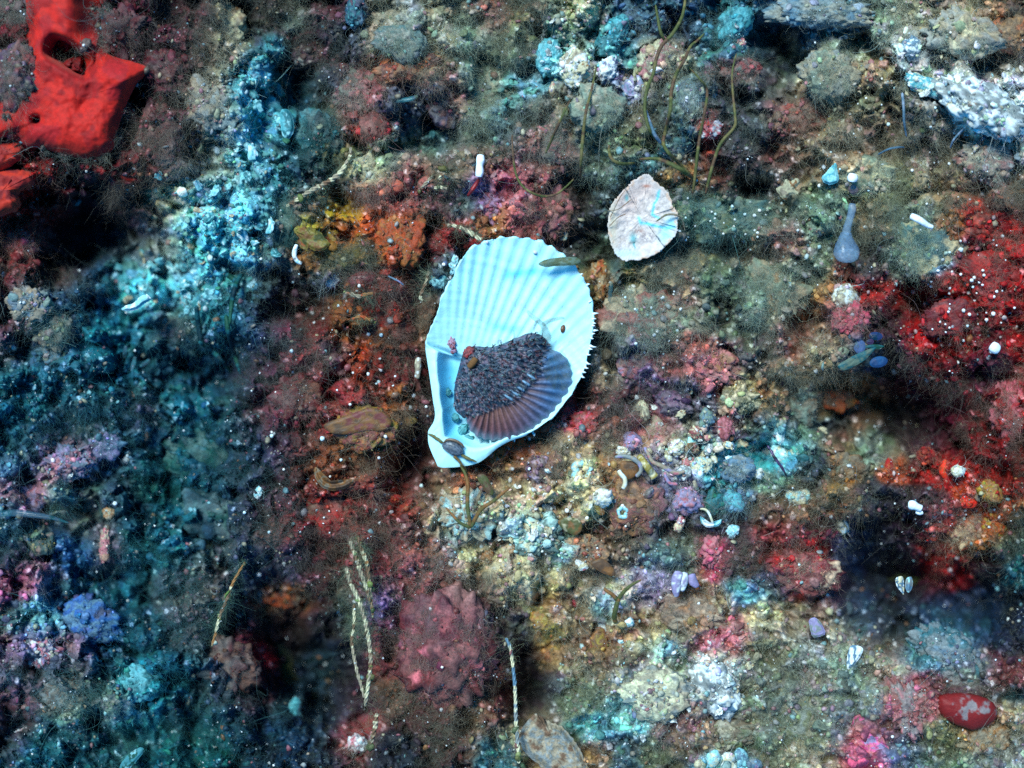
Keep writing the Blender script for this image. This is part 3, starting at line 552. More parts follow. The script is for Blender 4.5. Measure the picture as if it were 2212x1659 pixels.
def big_shell():
    o = curve(SH, 8, True); ns = len(o)
    c = np.array([1080., 800.])
    inner_pts = np.array([(947,752),(944,772),(944,800),(949,838),(955,888),(957,924),(960,945),(975,952),(1003,963),(1016,969),(1037,969),(1061,963),(1085,950),(1110,936)])
    # angle of every rim point about c; the left and hinge sides have a flat lip then a steep wall
    ang = np.arctan2(o[:, 1] - c[1], o[:, 0] - c[0])
    ia = np.arctan2(inner_pts[:, 1] - c[1], inner_pts[:, 0] - c[0]) % (2 * math.pi)
    ir = np.linalg.norm(inner_pts - c, axis=1)
    od = np.argsort(ia); ia, ir = ia[od], ir[od]
    a2 = ang % (2 * math.pi)
    orad = np.linalg.norm(o - c, axis=1)
    lipr = np.where((a2 >= ia[0]) & (a2 <= ia[-1]), np.interp(a2, ia, ir), orad * .965)
    steep = smooth(ia[0] - .5, ia[0] + .1, a2) * (1 - smooth(ia[-1] - .12, ia[-1] + .06, a2))
    for _ in range(3):
        steep = (np.roll(steep, 1) + 2 * steep + np.roll(steep, -1)) / 4
    lipr = np.minimum(np.where(steep > .5, lipr, orad * .985), orad * .988)
    for _ in range(2):
        lipr = (np.roll(lipr, 1) + 2 * lipr + np.roll(lipr, -1)) / 4
    rimz = 66 + 10 * np.cos(a2 + 1.2) * 0 + 4 * np.sin(3 * a2)
    rimz = rimz - 14 * smooth(.2, 1., np.cos(a2 + .75))            # lower towards the upper edge of the fan
    dirs = (o - c) / orad[:, None]
    um = np.array([957., 986.])
    rows = []; lipn = 5; bn = 46
    zc = 0.
    ts = list(np.linspace(0, 1, lipn))
    def rib(P):
        d = P - um; r = np.linalg.norm(d, axis=1); th = np.arctan2(-d[:, 1], d[:, 0])
        w = np.cos(th * 2 * math.pi / .0575 + .6)
        k = smooth(150, 430, r) * (1 - .25 * smooth(430, 520, r)) * (.55 + .45 * smooth(.7, 1.1, th))
        g = (np.sign(w) * np.abs(w) ** .7) * 2.0 * k * (1 - .7 * smooth(1.38, 1.62, th))
        return g, r, th, k
    V, C_ = [], []
    for t in ts:                                                   # lip from the outer edge inwards
        rr = orad + (lipr - orad) * t
        P = c + dirs * rr[:, None]
        z = rimz - 3 * (1 - t) * steep - (1 - steep) * 2 * t - 5 * (1 - t) ** 3
        V.append(np.column_stack([P, z]))
    zi = V[-1][:, 2]
    for q in np.linspace(0, 1, bn)[1:]:
        q2 = q * .996
        rr = lipr * (1 - q2)
        P = c + dirs * rr[:, None]
        sm = 1 - (1 - q2) ** 1.7
        st = 1 - np.exp(-q2 * 9.5)
        f = sm * (1 - steep) + st * steep
        z = zi + (zc - zi) * f
        V.append(np.column_stack([P, z]))
    V = np.vstack(V)
    g, r, th, k = rib(V[:, :2])
    V[:, 2] += g
    V[:, 2] += 1.6 * fbm(V[:, 0] / 40, V[:, 1] / 40, 3, 71) + 1.0 * fbm(r / 10, th * 2, 2, 722) * smooth(150, 300, r)
    # scalloped, slightly broken margin
    n0 = ns * 3
    edge = (fbm(V[:n0, 0] / 9, V[:n0, 1] / 9, 2, 72) * 2.4 - 5 * smooth(.2, .6, fbm(V[:n0, 0] / 16, V[:n0, 1] / 16, 2, 723))) * (1 - np.repeat([0, .4, .8], ns)) * np.tile(1 - steep, 3)
    V[:n0, :2] += np.tile(dirs, (3, 1)) * (edge + g[:n0] * 1.2)[:, None]
    # colours: bone white with faint sea-green growth bands and stains
    u, v = V[:, 0], V[:, 1]
    base = np.array([.47, .82, .86]) * np.ones((len(V), 1))
    hollow = (smooth(1040, 960, u) * smooth(740, 800, v) * smooth(58, 50, V[:, 2]))[:, None]  # blue shade inside the left lip, painted into the shell colour
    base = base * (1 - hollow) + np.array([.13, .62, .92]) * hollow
    base = base * (1 + .10 * fbm(r / 9, th * 1.5, 3, 720) + .05 * fbm(u / 5, v / 5, 3, 721))[:, None]
    band = np.exp(-((r - 425 + 12 * fbm(u / 60, v / 60, 2, 73)) / 9) ** 2) * smooth(.98, 1.05, th) * 0
    band = np.exp(-((v - 592 + .14 * (u - 1110)) / 9) ** 2) * smooth(1075, 1105, u) * (1 - smooth(1150, 1190, u))
    band = band + .8 * np.exp(-((v - 707 - .1 * (u - 1080)) / 10) ** 2) * smooth(1040, 1070, u) * (1 - smooth(1110, 1140, u))
    side = .5 * smooth(1130, 1240, u) * smooth(540, 620, v) * (1 - smooth(760, 840, v))
    groove = np.clip(-g / 2.0, 0, 1) * .5 * k
    stain = np.clip(band * .75 + side * .25 + groove * .5, 0, 1)[:, None]
    col = base * (1 - stain) + np.array([.10, .66, .80]) * stain
    speck = (n2(u * .9, v * .9, 75) > .93) * (n2(u / 30, v / 30, 76) > .42)
    col = col * (1 - .6 * speck[:, None]) + np.array([.25, .22, .22]) * .6 * speck[:, None]
    wear = (smooth(0, .5, fbm(u / 7, v / 7, 3, 78)) * np.clip(1 - seg_dist(V[:, :2], o) / 26, 0, 1) * smooth(1000, 1200, u))[:, None]
    col = col * (1 - .5 * wear) + np.array([.55, .52, .55]) * .5 * wear
    rim_d = seg_dist(V[:, :2], o)
    film = (np.clip(1 - rim_d / 20, 0, 1) * smooth(.0, .5, fbm(u / 10, v / 10, 3, 730) + .25 * smooth(960, 1000, v)) * .45 + .22 * smooth(.25, .6, fbm(u / 24, v / 24, 4, 731)) * smooth(.3, .7, n2(u / 70, v / 70, 732)))[:, None]
    col = col * (1 - film) + np.array([.34, .42, .36]) * film
    nr = lipn + bn - 1
    F = ring_faces(nr, ns)
    # outside of the valve: a convex back resting on the reef
    back = []
    for t in np.linspace(0, 1, 10)[1:]:
        P = c + dirs * (orad * (1 - .95 * t))[:, None] + dirs * (6 * math.sin(math.pi * t) * (1 - steep))[:, None]
        dz = (1 - (1 - t) ** 2) * (1 - steep) + (1 - math.exp(-16 * t)) * steep
        z = rimz - 6 - (rimz - 6 + 12) * dz
        back.append(np.column_stack([P, z]))
    B = np.vstack(back)
    VB = np.vstack([V[:ns], B])
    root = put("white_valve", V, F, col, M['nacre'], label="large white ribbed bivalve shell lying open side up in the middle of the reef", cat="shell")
    put("shell_back", VB, ring_faces(10, ns)[:, ::-1], np.array([.42, .44, .42]) * (1 + .5 * fbm(VB[:, 0] / 9, VB[:, 1] / 9, 2, 79))[:, None], M['crust'], parent=root)
    # pointed spines along the fan's edge
    rr_ = np.random.default_rng(3)
    for zx, zy, ln, up in ((2005,960,13,-2),(1995,1015,9,-1),(2005,1055,6,1),(1995,1085,6,0),(2010,1140,11,-1),(1990,1180,7,-2),(1975,1215,7,2),(1965,1300,17,3),(1960,1330,8,2),(1940,1395,8,1),
                           (1925,1480,12,4),(1915,1530,8,3),(1890,1580,8,2),(1880,1630,7,3),(1960,830,6,-2),(1935,650,7,-3),(1870,540,5,-3)):
        u, v = 884.8 + zx * .2 - 3, 486.6 + zy * .2
        i = int(np.argmin((o[:, 0] - u) ** 2 + (o[:, 1] - v) ** 2)); z = rimz[i] - 3
        a = np.array([u - 2, v, z]); e = np.array([u + ln * .85, v + up, z + 3])
        mid = (a + e) / 2 + np.array([0, up * .35, 1.5])
        V_, F_, K_, _, _ = tube_geo([a, mid, e], [2.6 + ln * .09, 1.9, .35], 7, 5)
        put("spine", V_, np.vstack([tri(F_), K_]), (.72, .80, .80), M['crust'], parent=root)
    # ligament: a brown strip along the hinge, broken by the tiny mussel
    for pts, r in (([(925,937,67),(938,944,71),(950,952,72),(957,957,71)], [2, 3.6, 3.4, 2.5]), ([(996,982,72),(1006,988,73),(1018,993,72),(1030,998,70)], [3.4, 3.4, 2.8, 1.2])):
        V_, F_, K_, sh, L = tube_geo(pts, r, 8, 7, lump=.18, flat=.6)
        put("ligament", V_, np.vstack([tri(F_), K_]), PAL['OL'] * .75 + PAL['BR'] * .3, M['twine'], parent=root)
    return root, o, rimz, V
valve, SHO, SHZ, SHV = big_shell()
def vz(u, v):
    return float(SHV[np.argmin((SHV[:, 0] - u) ** 2 + (SHV[:, 1] - v) ** 2), 2])
block(SHO)

# the frilled lip of old growth on the upper left margin
def lump(name, cat, label, u, v, ru, rv, rz, ang, cols, mat='rock', a=(.22, .12, .05), sub=4, lift=.25, fz=None, group=None, z=None, st=True, parent=None, tiltx=0., f1=1.6):
    g, f, c = blob_geo(cols, *a, sub=sub, f1=f1, asp=np.array([ru, rv, max(rz, .5 * min(ru, rv))]) / (ru * rv) ** .5)
    zz = zg(u, v) if z is None else z
    if z is None:
        q = [zg(u + .6 * ru * math.cos(t), v + .6 * rv * math.sin(t)) for t in (0, 1.57, 3.14, 4.71)]
        zz = .5 * zz + .5 * np.mean(q)
    p = g * np.array([ru, rv, rz])
    p = p @ rot(tiltx, 0, ang).T + np.array([u, v, zz + lift * rz])
    if z is None and mat == 'rock':
        c = rich(c, 1.25, .28)
        k = .42 if min(ru, rv) > 24 else .25
        g0 = grid_at(WIDE, p[:, 0], p[:, 1]); c = c * (1 - k) + g0 * k * (.45 + .55 * c.mean(1, keepdims=True) / c.mean())
    o = put(name, p, f, c, M[mat], parent=parent, label=label, cat=cat, group=group)
    if st:
        k = FZ.get(cols[0], .4) if fz is None else fz
        stamp(u, v, ru * .95, rv * .95, ang, zz + lift * rz, rz * .95, np.mean([PAL[x] if isinstance(x, str) else np.asarray(x) for x in cols], 0), k)
    return o

# things inside and on the big shell -------------------------------------------------
def young_clam():
    Q = lambda x, y: (884.8 + x * .2, 707.8 + y * .2)
    out = np.array([Q(*p) for p in ((610,990),(632,1050),(660,1110),(720,1170),(780,1192),(850,1212),(1000,1218),(1150,1195),(1300,1130),(1450,1030),(1560,950),(1640,850),(1700,740),(1745,620),(1748,500),(1722,390),
            (1680,310),(1600,262),(1520,215),(1500,150),(1400,70),(1280,60),(1180,100),(1080,140),(960,190),(850,210),(700,200),(600,230),(560,330),(520,480),(490,600),(480,750),(490,880),(550,950))])
    o = curve(out, 8, True); ns = len(o)
    c = np.array(Q(900, 640)); um = np.array(Q(900, 590))
    fanb = np.array([Q(*p) for p in ((560,960),(700,960),(900,880),(1080,815),(1180,750),(1260,680),(1370,540),(1430,400),(1490,240),(1490,100),(1300,-150),(300,-150),(200,900))])
    rings = 52
    ts = np.linspace(0, 1, rings); ts[0] = .004
    V = np.vstack([c + (o - c) * t for t in ts]); T = np.repeat(ts, ns)
    u, v = V[:, 0], V[:, 1]
    coat = inside(V, fanb)
    d = seg_dist(V, fanb); cf = smooth(-6, 6, np.where(coat, d, -d))
    th = np.arctan2(v - um[1], u - um[0])
    z = 44 + 50 * np.sqrt(np.clip(1 - (T * .985) ** 2.2, 0, 1))
    z += 22 * smooth(1120, 1230, u) * (1 - smooth(700, 790, v) * 0) * T * 0
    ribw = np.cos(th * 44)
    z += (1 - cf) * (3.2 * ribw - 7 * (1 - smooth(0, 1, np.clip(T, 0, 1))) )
    z += cf * (2.6 * np.cos(np.arctan2(v - 745, u - 955) / .062 * 2 * math.pi) + 4.5 * fbm(u / 7, v / 7, 3, 81))
    edge = np.where(T > .97, ribw * 1.4 * (1 - cf), 0)
    dr = (V - c) / (np.linalg.norm(V - c, axis=1)[:, None] + 1e-6)
    V = V + dr * edge[:, None]
    t1 = smooth(.0, 1.45, th)      # towards the lower left the fan is more rose, towards the right bluer
    rose = np.array([.22, .085, .085]); blue = np.array([.07, .18, .35]); dk = np.array([.022, .036, .056])
    fan = rose * t1[:, None] + blue * (1 - t1)[:, None]
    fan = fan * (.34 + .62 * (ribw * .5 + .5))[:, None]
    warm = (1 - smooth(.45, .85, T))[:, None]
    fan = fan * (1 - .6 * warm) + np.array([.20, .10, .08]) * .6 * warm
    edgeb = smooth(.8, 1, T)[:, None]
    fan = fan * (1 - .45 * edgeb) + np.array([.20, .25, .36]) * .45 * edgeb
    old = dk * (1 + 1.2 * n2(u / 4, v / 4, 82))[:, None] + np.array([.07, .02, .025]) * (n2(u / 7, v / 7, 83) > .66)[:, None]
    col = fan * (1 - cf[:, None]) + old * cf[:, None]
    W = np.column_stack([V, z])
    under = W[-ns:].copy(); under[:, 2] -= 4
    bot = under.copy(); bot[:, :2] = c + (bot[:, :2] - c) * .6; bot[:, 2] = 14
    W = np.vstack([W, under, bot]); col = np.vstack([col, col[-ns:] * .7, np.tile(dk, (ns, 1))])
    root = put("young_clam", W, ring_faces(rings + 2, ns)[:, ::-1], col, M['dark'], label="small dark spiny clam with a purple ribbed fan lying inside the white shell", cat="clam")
    # hooked spines in rows over the older half
    r2 = np.random.default_rng(5); VV, FF, CC = [], [], []; n0 = 0
    def height(p):
        j = np.argmin((V[:, 0] - p[0]) ** 2 + (V[:, 1] - p[1]) ** 2); return z[j]
    cnt = 0
    while cnt < 720:
        p = np.array([r2.uniform(978, 1196), r2.uniform(712, 905)])
        if not inside(p[None], out)[0] or not inside(p[None], fanb)[0]: continue
        q = p - np.array([955., 745.]); an, ra = math.atan2(q[1], q[0]), math.hypot(*q)
        an = an + (round(an / .062) * .062 - an) * r2.uniform(.55, 1)
        p = np.array([955., 745.]) + ra * np.array([math.cos(an), math.sin(an)])
        zz = height(p)
        a = np.array([p[0], p[1], zz - 1])
        dr_ = np.array([math.cos(an), math.sin(an), 0]) * r2.uniform(.3, 1.3) + np.array([r2.normal(0, .6), r2.normal(-.2, .6), r2.uniform(.3, 1.1)])
        L = r2.uniform(6, 15) * (1.25 if p[1] < 760 else 1)
        e = a + dr_ / np.linalg.norm(dr_) * L
        m = (a + e) / 2 + np.array([r2.normal(0, 1), r2.normal(0, 1), 1])
        g, f4, k3, _, _ = tube_geo([a, m, e], [1.6, 1.25, .4], 5, 3)
        ff = np.vstack([tri(f4), k3]) + n0; n0 += len(g)
        t = r2.random()
        cc = (np.array([.03, .045, .075]) if t < .42 else np.array([.15, .05, .06]) if t < .66 else np.array([.15, .18, .25]) if t < .93 else np.array([.14, .28, .28])) * r2.uniform(.25, .85)
        VV.append(g); FF.append(ff); CC.append(np.tile(cc, (len(g), 1))); cnt += 1
    put("spine_coat", np.vstack(VV), np.vstack(FF), np.vstack(CC), M['dark'], parent=root, kind='stuff')
    # smooth pale blue finger tips where the spine rows end on the fan
    for x, y in ((1360,560),(1300,625),(1240,685),(1180,735),(1115,785)):
        a = np.array(Q(x - 95, y - 62)); e = np.array(Q(x, y))
        g, f4, k3, _, _ = tube_geo([(a[0], a[1], height(a) + 3), ((a[0] + e[0]) / 2, (a[1] + e[1]) / 2, height((a + e) / 2) + 5), (e[0], e[1], height(e) + 4)], [1.8, 2.8, 3.0], 8, 5)
        put("scale_tip", g, np.vstack([tri(f4), k3]), (.16, .27, .38), M['dark'], parent=root)
    for x, y, ln in ((745,1190,8),(872,1215,9),(1130,1200,7),(1330,1125,6),(1345,1150,5)):
        u_, v_ = Q(x, y)
        g, f4, k3, _, _ = tube_geo([(u_, v_ - 3, 44), (u_ + .3, v_ + ln * .5, 44), (u_ + .8, v_ + ln, 43)], [2.6, 2, .4], 7, 4)
        put("rim_spine", g, np.vstack([tri(f4), k3]), (.5, .66, .72), M['crust'], parent=root)
    g, f, c_ = blob_geo(['RD', 'RO', 'MR'], .35, .3, .15, 4)
    put("red_crust", g * np.array([10, 13, 6]) @ rot(0, 0, .5).T + np.array([*Q(640, 265), 72]), f, c_, M['rock'], parent=root)
    Vt, F4, K3, sh, L = tube_geo([(*Q(720, 330), 90), (*Q(680, 385), 92), (*Q(640, 430), 88)], [7, 8, 6.5], 12, 9)
    put("worm_tube", Vt, np.vstack([tri(F4), K3]), PAL['OC'][None] * .55 * (1 + .45 * np.sin(L * 2.1))[:, None], M['twine'], parent=root)
    return root
young_clam()

ZR = 69.
def tiny_mussel():
    g, f, c = blob_geo([(.05, .06, .08), (.10, .12, .15), (.03, .035, .05)], .05, .05, .05, 4)
    p = g * np.array([24, 15, 11]); p[:, 1] += 3 * (p[:, 0] / 24) ** 2
    stripe = np.sin(p[:, 1] * 2.0 + p[:, 0] * .2)
    c = c * (1 + .35 * stripe)[:, None]
    p = p @ rot(0, 0, .45).T + np.array([979, 967, ZR + 4])
    root = put("tiny_mussel", p, f, c, M['dark'], label="tiny grey-black mussel fixed across the hinge of the white shell", cat="mussel")
    V, F4, K3, _, _ = tube_geo([(958, 957, ZR + 6), (966, 950, ZR + 11), (981, 951, ZR + 13), (996, 959, ZR + 11), (1003, 968, ZR + 6)], [1.5, 2.8, 3.2, 2.8, 1.5], 7, 6)
    put("gape_rim", V, np.vstack([tri(F4), K3]), (.16, .09, .05), M['dark'], parent=root)
    V, F4, K3, _, _ = tube_geo([(980, 985, ZR + 2), (990, 994, ZR + 2), (998, 1005, ZR), (1006, 1014, ZR - 14), (1010, 1030, ZR - 30)], [4, 3.4, 2.6, 2.4, 1.6], 7, 6)
    put("byssus_thread", V, np.vstack([tri(F4), K3]), PAL['OC'] * .5 + PAL['OL'] * .4, M['strand'], parent=root)
tiny_mussel()
lump("sea_snail", "snail", "tiny brown oval snail sitting on the white shell's inner face", 1216, 710, 5.5, 9, 5, .25, [(.10, .03, .015), (.2, .08, .03)], 'dark', (.05, .05, .03), 3, z=vz(1216, 710), st=False, lift=.6)
lump("coralline_patch", "algae", "flaky mauve crust patch on the white shell beside the clam", 975, 740, 9, 13, 3, -.2, ['RO', (.35, .22, .30), 'RO'], 'rock', (.4, .3, .2), 4, z=vz(975, 740), st=False, lift=.5)
lump("coralline_patch", "algae", "faint mauve stain lump under the flaky crust on the white shell", 980, 757, 7, 6, 3, 0, [(.30, .2, .32), 'RO'], 'rock', (.4, .3, .2), 3, z=vz(980, 757), st=False, lift=.5)
for i, (u, v, r, lb) in enumerate(((1052, 523, 3.4, "round white tube worm coil on the white shell's upper rim"), (1156, 545, 4.6, "pale rosy barnacle dot inside the white shell's ribbed top"))):
    lump("tube_coil", "worm tube", lb, u, v, r, r, r * .8, 0, [(.6, .6, .62), (.5, .45, .48)], 'stone', (.1, .1, .05), 3, z=vz(u, v), st=False, lift=.4)
lump("barnacle_cluster", "barnacle", "white barnacle cluster clinging to the shell's upper outer edge", 981, 574, 9, 17, 10, .2, ['WH', 'CW', 'GR'], 'stone', (.35, .3, .2), 4, z=48, st=False)

def leaf(name, cat, label, outline, z, cols, mat='alga', h=3., group=None, zfun=None, parent=None, fold=0., bumps=1.5):
    outline = np.asarray(outline, float)
    V, F4, sd, d = pad_geo(outline, h, 6, z, 1.2, 0., 9, 8, bumps, 12., 'plate', zfun)
    t = .5 + 1.2 * fbm(V[:, 0] / 14, V[:, 1] / 14, 3, sd)
    return put(name, V, F4, mixcols(cols, t), M[mat], parent=parent, label=label, cat=cat, group=group)
def strand(name, cat, label, pts, r, cols, mat='strand', group=None, z0=None, parent=None, **kw):
    pts = [(p[0], p[1], p[2] if len(p) > 2 else 40) for p in pts]
    V, F4, K3, sh, L = tube_geo(pts, r, **kw)
    c = mixcols(cols, .5 + 1.3 * fbm(L / 25, L * 0 + _seed[0], 2, _seed[0])) * sh[:, None]
    return put(name, V, np.vstack([tri(F4), K3]), c, M[mat], parent=parent, label=label, cat=cat, group=group)

leaf("olive_leaf", "seaweed", "flat olive leaf reaching over the white shell's upper edge", [(1163,571),(1175,562),(1200,557),(1225,555),(1245,556),(1256,563),(1246,572),(1222,574),(1198,575),(1180,577)], 72, ['OL', 'SG', 'OL'])
jy = strand("jelly_fork", "hydroid", "translucent grey forked stalk standing on the white shell", [(1182,735,44),(1180,720,62),(1172,702,74),(1158,690,82),(1147,681,86),(1139,671,88)], [10, 9, 6, 5, 4.5, 3], ['SG', (.42, .55, .5)], 'jelly')
strand("branch", None, None, [(1172,702,74),(1184,694,82),(1198,690,88),(1212,687,92),(1220,688,92)], [5, 4.5, 4, 3, 1.6], ['SG', 'OL'], 'jelly', parent=jy)
strand("branch", None, None, [(1160,692,80),(1155,705,76),(1153,716,70)], [3, 2.4, 1.2], [(.4, .4, .5), 'SG'], 'jelly', parent=jy)
leaf("draped_frond", "seaweed", "thin see-through olive frond draped over the spiny clam", [(1186,770),(1194,757),(1206,764),(1214,758),(1224,770),(1231,790),(1235,812),(1228,828),(1216,846),(1206,836),(1196,840),(1188,824),(1178,818),(1174,800),(1182,786)], 88, ['OL', 'BG', 'OL', 'TL'], 'film', zfun=lambda u, v: -.3 * np.maximum(u - 1200, 0) + 4 * np.sin(u / 5) , bumps=6)
for i, (pts, lb) in enumerate(((((1112,742,92),(1111,728,100),(1110,712,104)), "short pale polyp finger above the spiny clam's back"), (((1076,744,88),(1078,734,94),(1086,741,96)), "tiny bent polyp at the spiny clam's upper edge"))):
    strand("polyp", "hydroid", lb, pts, [2.4, 2.2, 1.6], [(.35, .45, .52), (.3, .36, .44)], 'jelly')
for i, (u, v, ru, lb) in enumerate(((965, 848, 11, "glassy teal crumb beside the clam in the shell's hollow"), (985, 902, 10, "teal shell crumb under the clam's lower tip"), (1000, 930, 15, "flat teal chip in the hollow by the shell's hinge"), (1012, 946, 10, "teal chip against the shell hinge lip"))):
    lump("shell_crumb", "shell chip", lb, u, v, ru, ru * .75, 6, i * 1.1, ['TL', 'CY', 'TL'], 'stone', (.4, .25, .1), 3, z=18, st=False, lift=.4)

# ------------------------------------------------------------------ the pale oyster valve
def oyster():
    Q = lambda x, y: (1271.9 + x * .2, 331.8 + y * .2)
    out = np.array([Q(*p) for p in ((600,228),(660,240),(730,310),(820,380),(880,470),(910,570),(950,620),(958,750),(950,850),(900,930),(800,1030),(680,1100),(560,1148),(450,1150),(395,1160),(300,1100),(250,1000),(215,880),(210,720),(235,580),(300,480),(380,390),(410,360),(470,300))])
    zf = lambda u, v: .10 * (u - 1390) - .06 * (v - 470)
    V, F4, sd, d = pad_geo(out, 12, 34, 46, 22, 3.2, 34, 8, 4.2, 11, 'bowl', zf, sm=60)
    u, v = V[:, 0], V[:, 1]; P2 = V[:, :2]
    col = np.array([.56, .46, .42]) * (1 + .25 * fbm(u / 10, v / 10, 3, sd))[:, None]
    def tone(m, c, k): 
        m = np.clip(m, 0, 1)[:, None] * k
        return col * (1 - m) + np.asarray(c) * m
    def line(pts, w):
        q = np.array([Q(*p) for p in pts]); best = np.full(len(P2), 1e9)
        wob = P2 + 2.0 * np.stack([fbm(u / 8, v / 8, 2, 91), fbm(u / 8, v / 8, 2, 92)], 1)
        for a, b in zip(q[:-1], q[1:]):
            e = b - a; t = np.clip(((wob - a) @ e) / (e @ e), 0, 1); best = np.minimum(best, np.linalg.norm(wob - a - t[:, None] * e, axis=1))
        return np.exp(-(best / w) ** 2)
    def spot(x, y, rx, ry):
        q = Q(x, y); return np.exp(-((u - q[0]) / rx) ** 2 - ((v - q[1]) / ry) ** 2)
    col = tone(spot(430, 520, 26, 34) + .8 * spot(620, 380, 22, 18), (.60, .40, .34), .7)
    col = tone(spot(260, 760, 9, 60), (.55, .46, .33), .8)
    col = tone(line(((760, 400), (740, 480), (700, 560), (690, 660), (760, 700)), 3.0), (.10, .55, .66), .95)
    col = tone(line(((540, 690), (560, 745), (680, 770), (850, 805), (930, 790)), 3.6), (.10, .58, .68), .95)
    col = tone(spot(890, 740, 13, 12) + spot(830, 880, 14, 18) + .6 * spot(400, 1080, 26, 9), (.25, .66, .76), .75)
    col = tone(spot(480, 920, 8, 12) + line(((490, 960), (495, 1020)), 2), (.05, .30, .32), .9)
    col = tone(spot(410, 480, 4, 8), (.08, .36, .36), .9)
    col = tone(spot(550, 840, 10, 8) * (n2(u / 3, v / 3, 93) > .4), (.25, .12, .10), .8)
    col = tone(spot(625, 350, 9, 3), (.42, .12, .06), .9)
    col = tone(spot(630, 905, 16, 8) * (n2(u / 2.6, v / 2.6, 94) > .6), (.12, .08, .12), .8)
    for pts in (((510, 470), (510, 640)), ((400, 650), (420, 800)), ((300, 1000), (450, 820), (500, 830)), ((280, 880), (430, 960), (600, 975)), ((330, 700), (260, 900))):
        col = tone(line(pts, .8), (.30, .16, .10), .4)
    col = tone((d < 7) * smooth(0, .5, fbm(u / 6, v / 6, 2, 95)), (.60, .36, .24), .8)
    o = put("pale_oyster", V, F4, col, M['crust'], label="pale oyster valve with sea-green veins and a cream rim above the white shell", cat="shell")
    block(out)
    lump("crumb", None, None, 1426, 538, 5, 6, 4, 0, ['WH', 'GR'], 'stone', (.3, .2, .1), 3, parent=o, z=50, st=False)
oyster()
strand("alga_thread", "seaweed", "thin tan thread crossing the pale oyster valve", [(1418,478,74),(1440,464,78),(1462,465,74),(1474,475,62),(1480,500,48)], [1.6, 2.2, 2.2, 1.6, 1], ['TN', 'OL'])
for i, (pts, lb) in enumerate(((((1318,470,56),(1330,445,68),(1340,425,70),(1350,412,66)), "brown thread along the oyster's upper rim"), (((1315,490,54),(1335,470,66),(1352,462,70)), "brown thread lying over the oyster's cream side"), (((1312,455,50),(1335,452,66),(1365,430,70)), "brown thread slanting across the oyster's cream side"))):
    strand("brown_thread", "seaweed", lb, pts, [.7, .9, .8, .5][:len(pts)] , ['OC', 'TN'])
